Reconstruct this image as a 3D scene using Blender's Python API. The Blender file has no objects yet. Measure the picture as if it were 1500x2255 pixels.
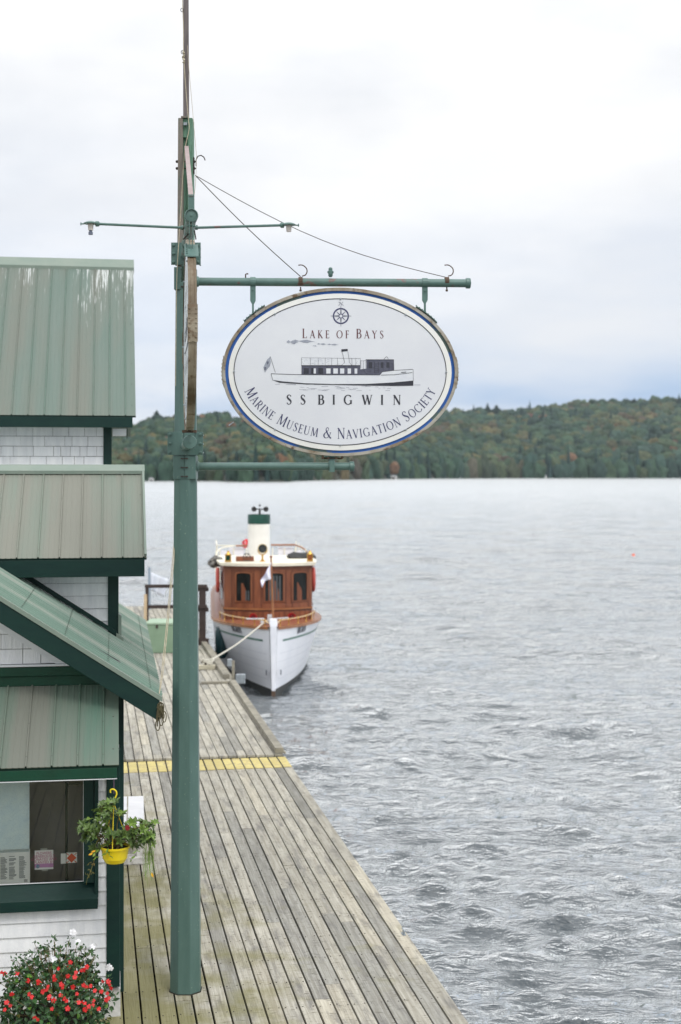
import bpy, math, random
import numpy as np
from mathutils import Vector, noise

# ------------------------------------------------------------------ camera, sky, sun, exposure
SC = bpy.context.scene
F = 3132.0                 # focal length in photograph pixels
ZC = 5.6                   # camera height over the water (water z = 0)
HY = 1045.0                # picture row of the horizon
DECK = 1.10                # deck height over the water
cam_d = bpy.data.cameras.new("camera"); cam = bpy.data.objects.new("camera", cam_d)
SC.collection.objects.link(cam); SC.camera = cam
cam.location = (0, 0, ZC); cam.rotation_euler = (math.radians(90), 0, 0)
cam_d.sensor_fit = 'VERTICAL'; cam_d.sensor_height = 36.0; cam_d.sensor_width = 24.0
cam_d.lens = F / 2255.0 * 36.0
cam_d.shift_y = -(1127.5 - HY) / 2255.0
cam_d.clip_start = 0.1; cam_d.clip_end = 9000
cam_d.dof.use_dof = True; cam_d.dof.focus_distance = 12.2; cam_d.dof.aperture_fstop = 2.0

SC.view_settings.view_transform = 'Standard'; SC.view_settings.look = 'None'
SC.view_settings.exposure = 0.62; SC.view_settings.gamma = 1.0

SUN_EL, SUN_AZ = math.radians(52), math.radians(150)   # azimuth clockwise from +Y
w = bpy.data.worlds.new("World"); SC.world = w; w.use_nodes = True
wt = w.node_tree; wt.nodes.clear()
def wn(t, **k):
    n = wt.nodes.new(t)
    for a, b in k.items(): setattr(n, a, b)
    return n
wl = wt.links.new
wo = wn('ShaderNodeOutputWorld'); bg = wn('ShaderNodeBackground'); bg.inputs[1].default_value = 0.1
sky = wn('ShaderNodeTexSky', sky_type='NISHITA', sun_disc=False)
sky.sun_elevation = SUN_EL; sky.sun_rotation = SUN_AZ; sky.air_density = 1.0; sky.dust_density = 1.5
tc = wn('ShaderNodeTexCoord'); mp = wn('ShaderNodeMapping'); mp.inputs['Scale'].default_value = (3.2, 3.2, 13)
mp.inputs['Location'].default_value = (0.35, 0.0, 0.0)
wl(tc.outputs['Generated'], mp.inputs['Vector'])
nz = wn('ShaderNodeTexNoise'); nz.inputs['Scale'].default_value = 1.0; nz.inputs['Detail'].default_value = 7; nz.inputs['Roughness'].default_value = .55
wl(mp.outputs[0], nz.inputs['Vector'])
mp2 = wn('ShaderNodeMapping'); mp2.inputs['Scale'].default_value = (5, 5, 13); mp2.inputs['Location'].default_value = (3.1, 1.7, .4)
wl(tc.outputs['Generated'], mp2.inputs['Vector'])
nz2 = wn('ShaderNodeTexNoise'); nz2.inputs['Scale'].default_value = 1.0; nz2.inputs['Detail'].default_value = 6
wl(mp2.outputs[0], nz2.inputs['Vector'])
sep = wn('ShaderNodeSeparateXYZ'); wl(tc.outputs['Generated'], sep.inputs[0])
# clear-sky share: high in a band low over the far hills, fading upward
band = wn('ShaderNodeValToRGB'); wl(sep.outputs[2], band.inputs[0])
cr = band.color_ramp; cr.elements[0].position = 0.0; cr.elements[0].color = (.25,)*3+(1,)
cr.elements[1].position = 0.34; cr.elements[1].color = (.05,)*3+(1,)
for p_, v_ in ((.030, .50), (.052, 1.0), (.066, .66), (.10, .34), (.17, .16), (.24, .08)):
    e = cr.elements.new(p_); e.color = (v_,)*3+(1,)
m1 = wn('ShaderNodeMapRange'); m1.inputs[1].default_value = .36; m1.inputs[2].default_value = .62
wl(nz.outputs[0], m1.inputs[0])
mm = wn('ShaderNodeMath', operation='MULTIPLY'); wl(m1.outputs[0], mm.inputs[0]); wl(band.outputs[0], mm.inputs[1])
add = wn('ShaderNodeMath', operation='MULTIPLY_ADD'); wl(band.outputs[0], add.inputs[0]); add.inputs[1].default_value = .22; wl(mm.outputs[0], add.inputs[2]); add.use_clamp = True
cl = wn('ShaderNodeValToRGB'); wl(nz2.outputs[0], cl.inputs[0])   # cloud whites
cl.color_ramp.elements[0].position = .38; cl.color_ramp.elements[0].color = (.845, .86, .885, 1)
cl.color_ramp.elements[1].position = .62; cl.color_ramp.elements[1].color = (1.0, 1.0, 1.0, 1)
clx = wn('ShaderNodeVectorMath', operation='SCALE'); wl(cl.outputs[0], clx.inputs[0]); zr_ = wn('ShaderNodeMapRange'); zr_.inputs[1].default_value=.26; zr_.inputs[2].default_value=.8; zr_.inputs[3].default_value=6.95; zr_.inputs[4].default_value=12.0; wl(sep.outputs[2], zr_.inputs[0]); wl(zr_.outputs[0], clx.inputs[3])
skx = wn('ShaderNodeMix', data_type='RGBA'); skx.inputs[0].default_value = .8      # hazy veil over the clear sky
wl(sky.outputs[0], skx.inputs[6]); skx.inputs[7].default_value = (2.9, 3.9, 5.7, 1)
mix = wn('ShaderNodeMix', data_type='RGBA'); wl(add.outputs[0], mix.inputs[0]); wl(clx.outputs[0], mix.inputs[6]); wl(skx.outputs[2], mix.inputs[7])
wl(mix.outputs[2], bg.inputs[0]); wl(bg.outputs[0], wo.inputs[0])

sd = bpy.data.lights.new("sun", 'SUN'); so = bpy.data.objects.new("sun", sd); SC.collection.objects.link(so)
sd.energy = 0.9; sd.angle = math.radians(18); sd.color = (1, .97, .93)
sdir = Vector((math.sin(SUN_AZ)*math.cos(SUN_EL), math.cos(SUN_AZ)*math.cos(SUN_EL), math.sin(SUN_EL)))
so.rotation_euler = sdir.to_track_quat('Z', 'Y').to_euler()

# ------------------------------------------------------------------ helpers
R = random.Random(7)
def V3(*a): return Vector(a)
def W(px, py, Y): return Vector(((px-750)/F*Y, Y, ZC-(py-HY)/F*Y))
def srgb(r, g, b):
    f = lambda c: (c/255/12.92 if c/255 <= .04045 else ((c/255+.055)/1.055)**2.4)
    return (f(r), f(g), f(b))

MATS = {}
def pm(name, c1, c2=None, scale=6, rough=.6, stretch=(1,1,1), contrast=(.35,.65), bump=0.0, bscale=None, metal=0, tone=False, uv=False, spec=.5, extra=None, alpha=None):
    """principled paint whose colour wanders between c1 and c2"""
    if name in MATS: return MATS[name]
    m = bpy.data.materials.new(name); m.use_nodes = True; nt = m.node_tree; b = nt.nodes['Principled BSDF']
    L = nt.links.new; N = nt.nodes.new
    t = N('ShaderNodeTexCoord'); mpn = N('ShaderNodeMapping'); mpn.inputs['Scale'].default_value = stretch
    L(t.outputs['UV' if uv else 'Object'], mpn.inputs[0])
    n = N('ShaderNodeTexNoise'); n.inputs['Scale'].default_value = scale; n.inputs['Detail'].default_value = 8; n.inputs['Roughness'].default_value = .6
    L(mpn.outputs[0], n.inputs['Vector'])
    r = N('ShaderNodeValToRGB'); r.color_ramp.elements[0].position, r.color_ramp.elements[1].position = contrast
    c2 = c2 or tuple(x*.8 for x in c1)
    r.color_ramp.elements[0].color = (*c1, 1); r.color_ramp.elements[1].color = (*c2, 1)
    L(n.outputs[0], r.inputs[0]); out = r.outputs[0]
    if tone:
        a = N('ShaderNodeAttribute'); a.attribute_name = 'tone'
        x = N('ShaderNodeMix'); x.data_type = 'RGBA'; x.blend_type = 'MULTIPLY'; x.inputs[0].default_value = 1
        L(out, x.inputs[6]); L(a.outputs['Color'], x.inputs[7]); out = x.outputs[2]
    if extra: out = extra(nt, out, t)
    L(out, b.inputs['Base Color']); b.inputs['Roughness'].default_value = rough; b.inputs['Metallic'].default_value = metal
    b.inputs['Specular IOR Level'].default_value = spec
    if bump:
        bp = N('ShaderNodeBump'); bp.inputs['Strength'].default_value = bump; bp.inputs['Distance'].default_value = .01
        n2 = N('ShaderNodeTexNoise'); n2.inputs['Scale'].default_value = bscale or scale*3; n2.inputs['Detail'].default_value = 6
        L(mpn.outputs[0], n2.inputs['Vector']); L(n2.outputs[0], bp.inputs['Height']); L(bp.outputs[0], b.inputs['Normal'])
    MATS[name] = m; return m

class MB:
    def __init__(s): s.V=[]; s.F=[]; s.T=[]; s.U=[]
    def add(s, vs, fs, tone=(1,1,1), uv=None):
        o = len(s.V); s.V += [tuple(v) for v in vs]; s.F += [tuple(i+o for i in f) for f in fs]
        s.T += [tone]*len(vs) if not isinstance(tone, list) else tone
        s.U += list(uv) if uv else [(0,0)]*len(vs)
    def box(s, o, a, b, c, tone=(1,1,1), uvs=None):
        """box from corner o along edge vectors a, b, c"""
        o,a,b,c = map(Vector,(o,a,b,c)); vs=[o,o+a,o+a+b,o+b,o+c,o+a+c,o+a+b+c,o+b+c]
        fs=[(0,3,2,1),(4,5,6,7),(0,1,5,4),(1,2,6,5),(2,3,7,6),(3,0,4,7)]
        if a.cross(b).dot(c) < 0: fs=[tuple(reversed(f)) for f in fs]
        s.add(vs, fs, tone, uvs)
    def cbox(s, c, sx, sy, sz, tone=(1,1,1), X=V3(1,0,0), Y=V3(0,1,0), Z=V3(0,0,1)):
        X,Y,Z=Vector(X)*sx,Vector(Y)*sy,Vector(Z)*sz
        s.box(Vector(c)-(X+Y+Z)/2, X, Y, Z, tone)
    def tube(s, pts, r, n=8, cap=True, tone=(1,1,1), closed=False):
        pts=[Vector(p) for p in pts]; k=len(pts); vs=[]; fs=[]
        rs = r if isinstance(r,(list,tuple)) else [r]*k
        prev=None
        for i,p in enumerate(pts):
            if closed: d=pts[(i+1)%k]-pts[i-1]
            else: d=pts[min(i+1,k-1)]-pts[max(i-1,0)]
            d=d.normalized() if d.length>1e-9 else V3(0,0,1)
            if prev is None: x=d.orthogonal().normalized()
            else:
                x=prev-d*prev.dot(d); x=x.normalized() if x.length>1e-6 else d.orthogonal().normalized()
            prev=x; y=d.cross(x)
            for j in range(n):
                an=2*math.pi*j/n; vs.append(p+(x*math.cos(an)+y*math.sin(an))*rs[i])
        m = k if closed else k-1
        for i in range(m):
            for j in range(n):
                a=i*n+j; b=i*n+(j+1)%n; c=((i+1)%k)*n+(j+1)%n; d_=((i+1)%k)*n+j
                fs.append((a,b,c,d_))
        if cap and not closed: fs.append(tuple(reversed(range(n)))); fs.append(tuple(range((k-1)*n,k*n)))
        s.add(vs,fs,tone)
    def lathe(s, c, prof, n=24, axis=V3(0,0,1), tone=(1,1,1)):
        c=Vector(c); axis=Vector(axis).normalized(); x=axis.orthogonal().normalized(); y=axis.cross(x); vs=[];fs=[]
        for (r,h) in prof:
            for j in range(n):
                an=2*math.pi*j/n; vs.append(c+axis*h+(x*math.cos(an)+y*math.sin(an))*r)
        for i in range(len(prof)-1):
            for j in range(n): fs.append((i*n+j,i*n+(j+1)%n,(i+1)*n+(j+1)%n,(i+1)*n+j))
        s.add(vs,fs,tone)
    def prism(s, outline, d, tone=(1,1,1)):
        """closed outline (3D points) pushed along d"""
        d=Vector(d); n=len(outline); o=[Vector(p) for p in outline]
        s.add(o+[p+d for p in o], [tuple(reversed(range(n))),tuple(range(n,2*n))]+[(i,(i+1)%n,n+(i+1)%n,n+i) for i in range(n)], tone)
    def blob(s, c, r, seed=0, amp=.3, sub=2, tone=(1,1,1), sc=(1,1,1), freq=1.5):
        import bmesh
        b=bmesh.new(); bmesh.ops.create_icosphere(b, subdivisions=sub, radius=1)
        vs=[]; b.verts.ensure_lookup_table()
        for v in b.verts:
            k=1+amp*noise.noise(v.co*freq+Vector((seed*3.1,seed*1.7,seed)))*2
            vs.append(Vector(c)+Vector((v.co.x*sc[0],v.co.y*sc[1],v.co.z*sc[2]))*r*k)
        s.add(vs,[tuple(x.index for x in f.verts) for f in b.faces],tone); b.free()
    def build(s, name, mat, parent=None, smooth=False, bevel=0, angle=40, label=None):
        me=bpy.data.meshes.new(name); off=Vector((0,0,0)); p=parent
        while p: off+=p.location; p=p.parent
        me.from_pydata([tuple(Vector(v)-off) for v in s.V],[],s.F); me.materials.append(mat)
        ca=me.color_attributes.new('tone','FLOAT_COLOR','POINT')
        ca.data.foreach_set('color',np.array([(*t[:3],1) for t in s.T],dtype=np.float32).ravel())
        if any(u!=(0,0) for u in s.U[:200]) :
            ul=me.uv_layers.new(name='UVMap'); idx=np.zeros(len(me.loops),dtype=np.int32); me.loops.foreach_get('vertex_index',idx)
            ul.data.foreach_set('uv',np.array(s.U,dtype=np.float32)[idx].ravel())
        if smooth: me.shade_smooth()
        o=bpy.data.objects.new(name,me); SC.collection.objects.link(o); o.parent=parent
        if smooth:
            try: me.set_sharp_from_angle(angle=math.radians(angle))
            except Exception: pass
        if bevel:
            bv=o.modifiers.new('bevel','BEVEL'); bv.width=bevel; bv.segments=2; bv.limit_method='ANGLE'
        if label: o['label']=label
        return o

def tag(o, label, cat, group=None, kind=None):
    o['label']=label; o['category']=cat
    if group: o['group']=group
    if kind: o['kind']=kind
    return o
def thing(name, label, cat, loc=(0,0,0), group=None):
    o=bpy.data.objects.new(name,None); SC.collection.objects.link(o); o.location=loc; o.empty_display_size=.2
    return tag(o,label,cat,group)
def bez(pts, k=6):
    """Catmull-Rom through the points (any dimension)"""
    pts=[np.array(p,float) for p in pts]; P=[2*pts[0]-pts[1]]+pts+[2*pts[-1]-pts[-2]]; out=[]
    for i in range(1,len(P)-2):
        for j in range(k):
            t=j/k; a,b,c,d=P[i-1],P[i],P[i+1],P[i+2]
            out.append(.5*((2*b)+(-a+c)*t+(2*a-5*b+4*c-d)*t*t+(-a+3*b-3*c+d)*t**3))
    out.append(P[-2]); return out
def vary(a,b=None): 
    b=b or a; k=R.uniform(a,b); return k

# ------------------------------------------------------------------ materials
GREEN1=srgb(18,70,64); GREEN2=srgb(22,84,66)
trim = pm('dark green paint', srgb(5,42,39), srgb(10,48,42), 3, .5, spec=.35, bump=.15, bscale=40, stretch=(1,1,4))
trim2 = pm('mid green paint', srgb(12,66,48), srgb(15,58,42), 5, .5, spec=.35, bump=.15, bscale=40)
def chips(nt, col, t):
    N=nt.nodes.new; L=nt.links.new
    n=N('ShaderNodeTexNoise'); n.inputs['Scale'].default_value=55; n.inputs['Detail'].default_value=3; L(t.outputs['Object'],n.inputs['Vector'])
    r=N('ShaderNodeValToRGB'); r.color_ramp.elements[0].position=.69; r.color_ramp.elements[1].position=.71; L(n.outputs[0],r.inputs[0])
    x=N('ShaderNodeMix'); x.data_type='RGBA'; L(r.outputs[0],x.inputs[0]); L(col,x.inputs[6]); x.inputs[7].default_value=(*srgb(120,140,128),1); return x.outputs[2]
pole_g = pm('pole green paint', srgb(84,112,106), srgb(74,102,96), 4, .38, stretch=(3,3,.6), bump=.08, bscale=60, extra=chips)
pipe_g = pm('pipe green paint', srgb(92,122,116), srgb(80,108,102), 7, .40, bump=.08, bscale=80)
def rustx(nt, col, t):
    N=nt.nodes.new; L=nt.links.new
    n=N('ShaderNodeTexNoise'); n.inputs['Scale'].default_value=9; n.inputs['Detail'].default_value=7; L(t.outputs['Object'],n.inputs['Vector'])
    r=N('ShaderNodeValToRGB'); r.color_ramp.elements[0].position=.60; r.color_ramp.elements[1].position=.66; L(n.outputs[0],r.inputs[0])
    x=N('ShaderNodeMix'); x.data_type='RGBA'; L(r.outputs[0],x.inputs[0]); L(col,x.inputs[6]); x.inputs[7].default_value=(*srgb(112,88,84),1); return x.outputs[2]
pipe_r = pm('pipe green paint with rust', srgb(92,122,116), srgb(80,108,102), 7, .42, bump=.1, bscale=80, extra=rustx)
oldwood = pm('flaking weathered cheek', srgb(128,120,112), srgb(96,118,106), 9, .85, stretch=(6,6,.7), contrast=(.52,.66), bump=.5, bscale=30)
oldgreen = pm('worn green cheek', srgb(84,122,98), srgb(104,140,122), 9, .7, stretch=(5,5,.7), contrast=(.4,.6), bump=.3, bscale=30)
mastwood = pm('grey mast wood', srgb(120,112,112), srgb(98,92,92), 12, .8, stretch=(5,5,.5), bump=.3)
pinkbar = pm('faded pink bar', srgb(165,148,148), srgb(148,132,130), 8, .6)
iron = iron_ = pm('dark iron', srgb(58,54,52), srgb(72,60,54), 30, .6, metal=.3)
rustm = pm('rusty bracket', srgb(92,76,62), srgb(78,58,48), 30, .8)
whitep = pm('white paint', srgb(226,228,232), srgb(212,215,220), 2.5, .5, stretch=(1,1,3), bump=.12, bscale=30)
shingle_m = pm('white shingle paint', srgb(238,239,241), srgb(222,224,228), 5, .6, stretch=(3,3,.5), bump=.5, bscale=22, tone=True)
found = pm('whitewashed stone', srgb(215,214,212), srgb(180,180,178), 9, .85, bump=.8, bscale=22)
rope_m = pm('pale rope', srgb(190,182,160), srgb(165,155,132), 40, .85)
rope_d = pm('olive rope', srgb(92,86,60), srgb(74,68,48), 40, .85)
wire = pm('dark wire', srgb(72,68,66), srgb(88,80,74), 30, .5, metal=.5)
porcelain = pm('porcelain', srgb(220,212,205), srgb(205,196,190), 20, .35)
grey_pl = pm('grey plastic', srgb(105,112,130), srgb(95,100,118), 20, .5)

def roofmat(name, g1, g2, taupe, amt, streak=False, topgreen=False, H=1):
    def ex(nt, col, t):
        N=nt.nodes.new; L=nt.links.new
        mpx=N('ShaderNodeMapping'); mpx.inputs['Scale'].default_value=(2.2,.25,1); L(t.outputs['UV'],mpx.inputs[0])
        n=N('ShaderNodeTexNoise'); n.inputs['Scale'].default_value=1; n.inputs['Detail'].default_value=5; L(mpx.outputs[0],n.inputs['Vector'])
        r=N('ShaderNodeValToRGB'); r.color_ramp.elements[0].position=.62-amt; r.color_ramp.elements[1].position=.80-amt; L(n.outputs[0],r.inputs[0])
        x=N('ShaderNodeMix'); x.data_type='RGBA'; L(r.outputs[0],x.inputs[0]); L(col,x.inputs[6]); x.inputs[7].default_value=(*taupe,1); out=x.outputs[2]
        if streak:
            sp=N('ShaderNodeSeparateXYZ'); L(t.outputs['UV'],sp.inputs[0])
            # droppings: narrow runs that start near the ridge, densest toward the right end
            mp3=N('ShaderNodeMapping'); mp3.inputs['Scale'].default_value=(40,1.5,1); L(t.outputs['UV'],mp3.inputs[0])
            n3=N('ShaderNodeTexNoise'); n3.inputs['Scale'].default_value=1; n3.inputs['Detail'].default_value=6; n3.inputs['Roughness'].default_value=.7; n3.inputs['Distortion'].default_value=.25; L(mp3.outputs[0],n3.inputs['Vector'])
            mp4=N('ShaderNodeMapping'); mp4.inputs['Scale'].default_value=(2.2,.15,1); mp4.inputs['Location'].default_value=(.2,0,0); L(t.outputs['UV'],mp4.inputs[0])
            n4=N('ShaderNodeTexNoise'); n4.inputs['Scale'].default_value=1; n4.inputs['Detail'].default_value=1; L(mp4.outputs[0],n4.inputs['Vector'])
            h=N('ShaderNodeMapRange'); h.inputs[1].default_value=H*.15; h.inputs[2].default_value=H*.93; h.inputs[3].default_value=-.14; h.inputs[4].default_value=.12; L(sp.outputs[1],h.inputs[0])
            u=N('ShaderNodeMapRange'); u.inputs[1].default_value=.9; u.inputs[2].default_value=.0; u.inputs[3].default_value=-.07; u.inputs[4].default_value=.03; L(sp.outputs[0],u.inputs[0])
            a1=N('ShaderNodeMath'); L(n3.outputs[0],a1.inputs[0]); L(h.outputs[0],a1.inputs[1])
            a2=N('ShaderNodeMath'); L(a1.outputs[0],a2.inputs[0]); L(u.outputs[0],a2.inputs[1])
            a4=N('ShaderNodeMath'); a4.operation='MULTIPLY_ADD'; L(n4.outputs[0],a4.inputs[0]); a4.inputs[1].default_value=.45; L(a2.outputs[0],a4.inputs[2])
            rr=N('ShaderNodeValToRGB'); rr.color_ramp.elements[0].position=.83; rr.color_ramp.elements[1].position=.92; L(a4.outputs[0],rr.inputs[0])
            tp=N('ShaderNodeMapRange'); tp.inputs[1].default_value=H*.985; tp.inputs[2].default_value=H*.95; L(sp.outputs[1],tp.inputs[0])
            mu=N('ShaderNodeMath'); mu.operation='MULTIPLY'; L(rr.outputs[0],mu.inputs[0]); L(tp.outputs[0],mu.inputs[1])
            x2=N('ShaderNodeMix'); x2.data_type='RGBA'; L(mu.outputs[0],x2.inputs[0]); L(out,x2.inputs[6]); x2.inputs[7].default_value=(.56,.59,.58,1); out=x2.outputs[2]
        return out
    return pm(name, g1, g2, 2, .6, uv=True, stretch=(6,.4,1), tone=True, extra=ex, spec=.4)
roof_up = roofmat('ribbed green roof', srgb(96,114,105), srgb(104,118,110), srgb(110,115,106), .20, streak=True, H=3.3)
roof_mid = roofmat('faded taupe roof', srgb(108,127,115), srgb(115,127,116), srgb(124,125,115), .30)
roof_low = roofmat('faded low roof', srgb(80,110,96), srgb(96,112,100), srgb(108,111,102), .24)
roof_gab = roofmat('gable roof', srgb(148,160,150), srgb(156,164,156), srgb(160,166,156), .16)
flash_m = pm('ridge flashing', srgb(126,138,127), srgb(116,132,121), 4, .45)

# ------------------------------------------------------------------ water
def lake():
    ny, nx = 1150, 430
    Y=np.exp(np.linspace(math.log(6.0), math.log(3200.0), ny))
    a=np.linspace(-1,1,nx); tx=.36*a+.9*a**7
    YY=np.repeat(Y[:,None],nx,1); XX=YY*tx[None,:]
    dY=np.gradient(Y)[:,None]; dX=(np.gradient(tx)[None,:]*YY)
    rng=np.random.RandomState(3); Z=np.zeros_like(XX); DX=np.zeros_like(XX); DYY=np.zeros_like(XX)
    # patches of stronger and weaker chop
    patch=1+.35*np.sin(XX*.31+YY*.11+1)*np.sin(YY*.17-XX*.07)+.25*np.sin(YY*.41+XX*.23)
    for i in range(200):
        lam=.13*(22**(rng.rand()**1.3)) if i<140 else 2.2*6**rng.rand()
        th=math.radians(rng.normal(-98,26))        # travelling toward the camera
        k=2*math.pi/lam; kx,ky=k*math.cos(th),k*math.sin(th)
        A=.0080*lam**.85*(1.0 if lam<.9 else (.50 if lam<2.5 else .36*(2.5/lam)**.35))
        res=np.maximum(np.abs(dY*math.sin(th)),np.abs(dX*math.cos(th)))*2.1
        fade=np.clip((lam/res-1),0,1)
        if lam>.8: fade=fade*(.5+.75*np.clip((np.log(YY)-math.log(14))/(math.log(70)-math.log(14)),0,1))     # the water by the dock lies in its lee
        else: fade=fade*1.22
        ph=kx*XX+ky*YY+rng.rand()*6.28
        Z+=A*fade*np.cos(ph)*patch; SL=A*k; s_=A*fade*np.sin(ph)*patch*.65
        DX-=s_*math.cos(th); DYY-=s_*math.sin(th)
    co=np.stack([XX+DX,YY+DYY,Z],-1).reshape(-1,3).astype(np.float32)
    me=bpy.data.meshes.new('water'); me.vertices.add(nx*ny); me.vertices.foreach_set('co',co.ravel())
    i=np.arange(ny-1)[:,None]*nx+np.arange(nx-1)[None,:]; q=np.stack([i,i+1,i+nx+1,i+nx],-1).reshape(-1,4).astype(np.int32)
    me.loops.add(q.size); me.loops.foreach_set('vertex_index',q.ravel()); me.polygons.add(len(q))
    me.polygons.foreach_set('loop_start',np.arange(0,q.size,4,dtype=np.int32)); me.update(calc_edges=True); me.shade_smooth()
    m=bpy.data.materials.new('lake water'); m.use_nodes=True; nt=m.node_tree; b=nt.nodes['Principled BSDF']; N=nt.nodes.new; L=nt.links.new
    pass
    t=N('ShaderNodeTexCoord'); g=N('ShaderNodeNewGeometry')
    prev=None
    for sc_,st,di,sx in ((14,.9,.025,.5),(4.5,1,.09,.4),(1.2,.8,.25,.33),(.22,.5,.8,.25)):
        mpx=N('ShaderNodeMapping'); mpx.inputs['Scale'].default_value=(sx,1,1); mpx.inputs['Rotation'].default_value=(0,0,math.radians(8)); L(t.outputs['Object'],mpx.inputs[0])
        n=N('ShaderNodeTexNoise'); n.inputs['Scale'].default_value=sc_; n.inputs['Detail'].default_value=5; n.inputs['Roughness'].default_value=.6; n.inputs['Distortion'].default_value=.4; L(mpx.outputs[0],n.inputs['Vector'])
        bp=N('ShaderNodeBump'); bp.inputs['Strength'].default_value=st; bp.inputs['Distance'].default_value=di; L(n.outputs[0],bp.inputs['Height'])
        if prev: L(prev.outputs[0],bp.inputs['Normal'])
        prev=bp
    nt.nodes.remove(b); out=nt.nodes['Material Output']
    df=N('ShaderNodeBsdfDiffuse'); df.inputs[0].default_value=(.045,.058,.068,1); gs=N('ShaderNodeBsdfGlossy'); gs.inputs[0].default_value=(.97,.985,.985,1)
    lw=N('ShaderNodeLayerWeight'); lw.inputs[0].default_value=.5; L(prev.outputs[0],lw.inputs['Normal']); L(prev.outputs[0],gs.inputs['Normal'])
    fr=N('ShaderNodeValToRGB'); L(lw.outputs['Facing'],fr.inputs[0]); e0,e1=fr.color_ramp.elements; e0.position=0; e0.color=(.04,.04,.04,1); e1.position=1; e1.color=(.97,.97,.97,1)
    for p_,v_ in ((.28,.09),(.46,.13),(.60,.37),(.73,.80),(.84,.985)):
        e=fr.color_ramp.elements.new(p_); e.color=(v_,v_,v_,1)
    mxs=N('ShaderNodeMixShader'); L(fr.outputs[0],mxs.inputs[0]); L(df.outputs[0],mxs.inputs[1]); L(gs.outputs[0],mxs.inputs[2]); L(mxs.outputs[0],out.inputs[0])
    ca=me.color_attributes.new('rough','FLOAT_COLOR','POINT'); rv_=np.clip((np.log(YY)-math.log(25))/(math.log(500)-math.log(25)),0,1)*.16+.05; ca.data.foreach_set('color',np.stack([rv_]*3+[np.ones_like(rv_)],-1).astype(np.float32).ravel())
    at=N('ShaderNodeAttribute'); at.attribute_name='rough'; L(at.outputs['Fac'],gs.inputs['Roughness'])
    me.materials.append(m); o=bpy.data.objects.new('water',me); SC.collection.objects.link(o); o['kind']='structure'
    bm=MB(); bm.box((-3500,-500,-3.2),(7000,0,0),(0,5500,0),(0,0,.2)); o2=bm.build('lake_bed',pm('lake bed',(.05,.06,.05),(.08,.08,.07),.05,.9)); o2['kind']='structure'
lake()

# ------------------------------------------------------------------ far hills and forest
RIDGE=[(-400,950),(0,948),(180,938),(250,930),(298,922),(344,908),(390,909),(436,904),(480,898),(520,897),(700,905),(860,912),(980,904),(1050,899),(1130,903),(1200,893),(1300,884),(1400,882),(1500,880),(1700,876),(2000,900)]
def ridge_y(px): return float(np.interp(px,[p[0] for p in RIDGE],[p[1] for p in RIDGE]))
SHORE=[(-400,1200),(500,1230),(505,1090),(632,1090),(640,1240),(760,1500),(900,1850),(1100,2150),(2000,2300)]
def shore_d(px): return float(np.interp(px,[p[0] for p in SHORE],[p[1] for p in SHORE]))
DEPTH=620.
def ground_z(px,t,treeh):
    D=shore_d(px)+t*DEPTH if not(503<px<636) else shore_d(px)+t*(DEPTH+140)
    zr=ZC-(ridge_y(px)-HY)/F*D
    zt=ZC+(HY-ridge_y(px))/F*(shore_d(px)+DEPTH)-treeh
    z=.3+zt*(t**.72)*(1+.10*math.sin(px*.013+t*5)*(1-t))
    return D,z
def hills():
    vs=[];fs=[]; px=np.linspace(-400,2000,160); ts=[0,.03,.1,.2,.32,.45,.6,.8,1.0,1.3]
    for p in px:
        vs.append(Vector(((p-750)/F*(shore_d(p)-4),shore_d(p)-4,-1.)))
        for t in ts:
            D,z=ground_z(p,t,23)
            if t>1: z=vs[-1].z-25
            vs.append(Vector(((p-750)/F*D,D,z)))
    k=len(ts)+1
    for i in range(len(px)-1):
        for j in range(k-1): fs.append((i*k+j,(i+1)*k+j,(i+1)*k+j+1,i*k+j+1))
    b=MB(); b.add(vs,fs); o=b.build('hills',pm('forest floor',(.035,.045,.03),(.05,.05,.035),.02,.95),smooth=True); o['kind']='structure'
hills()
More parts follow.
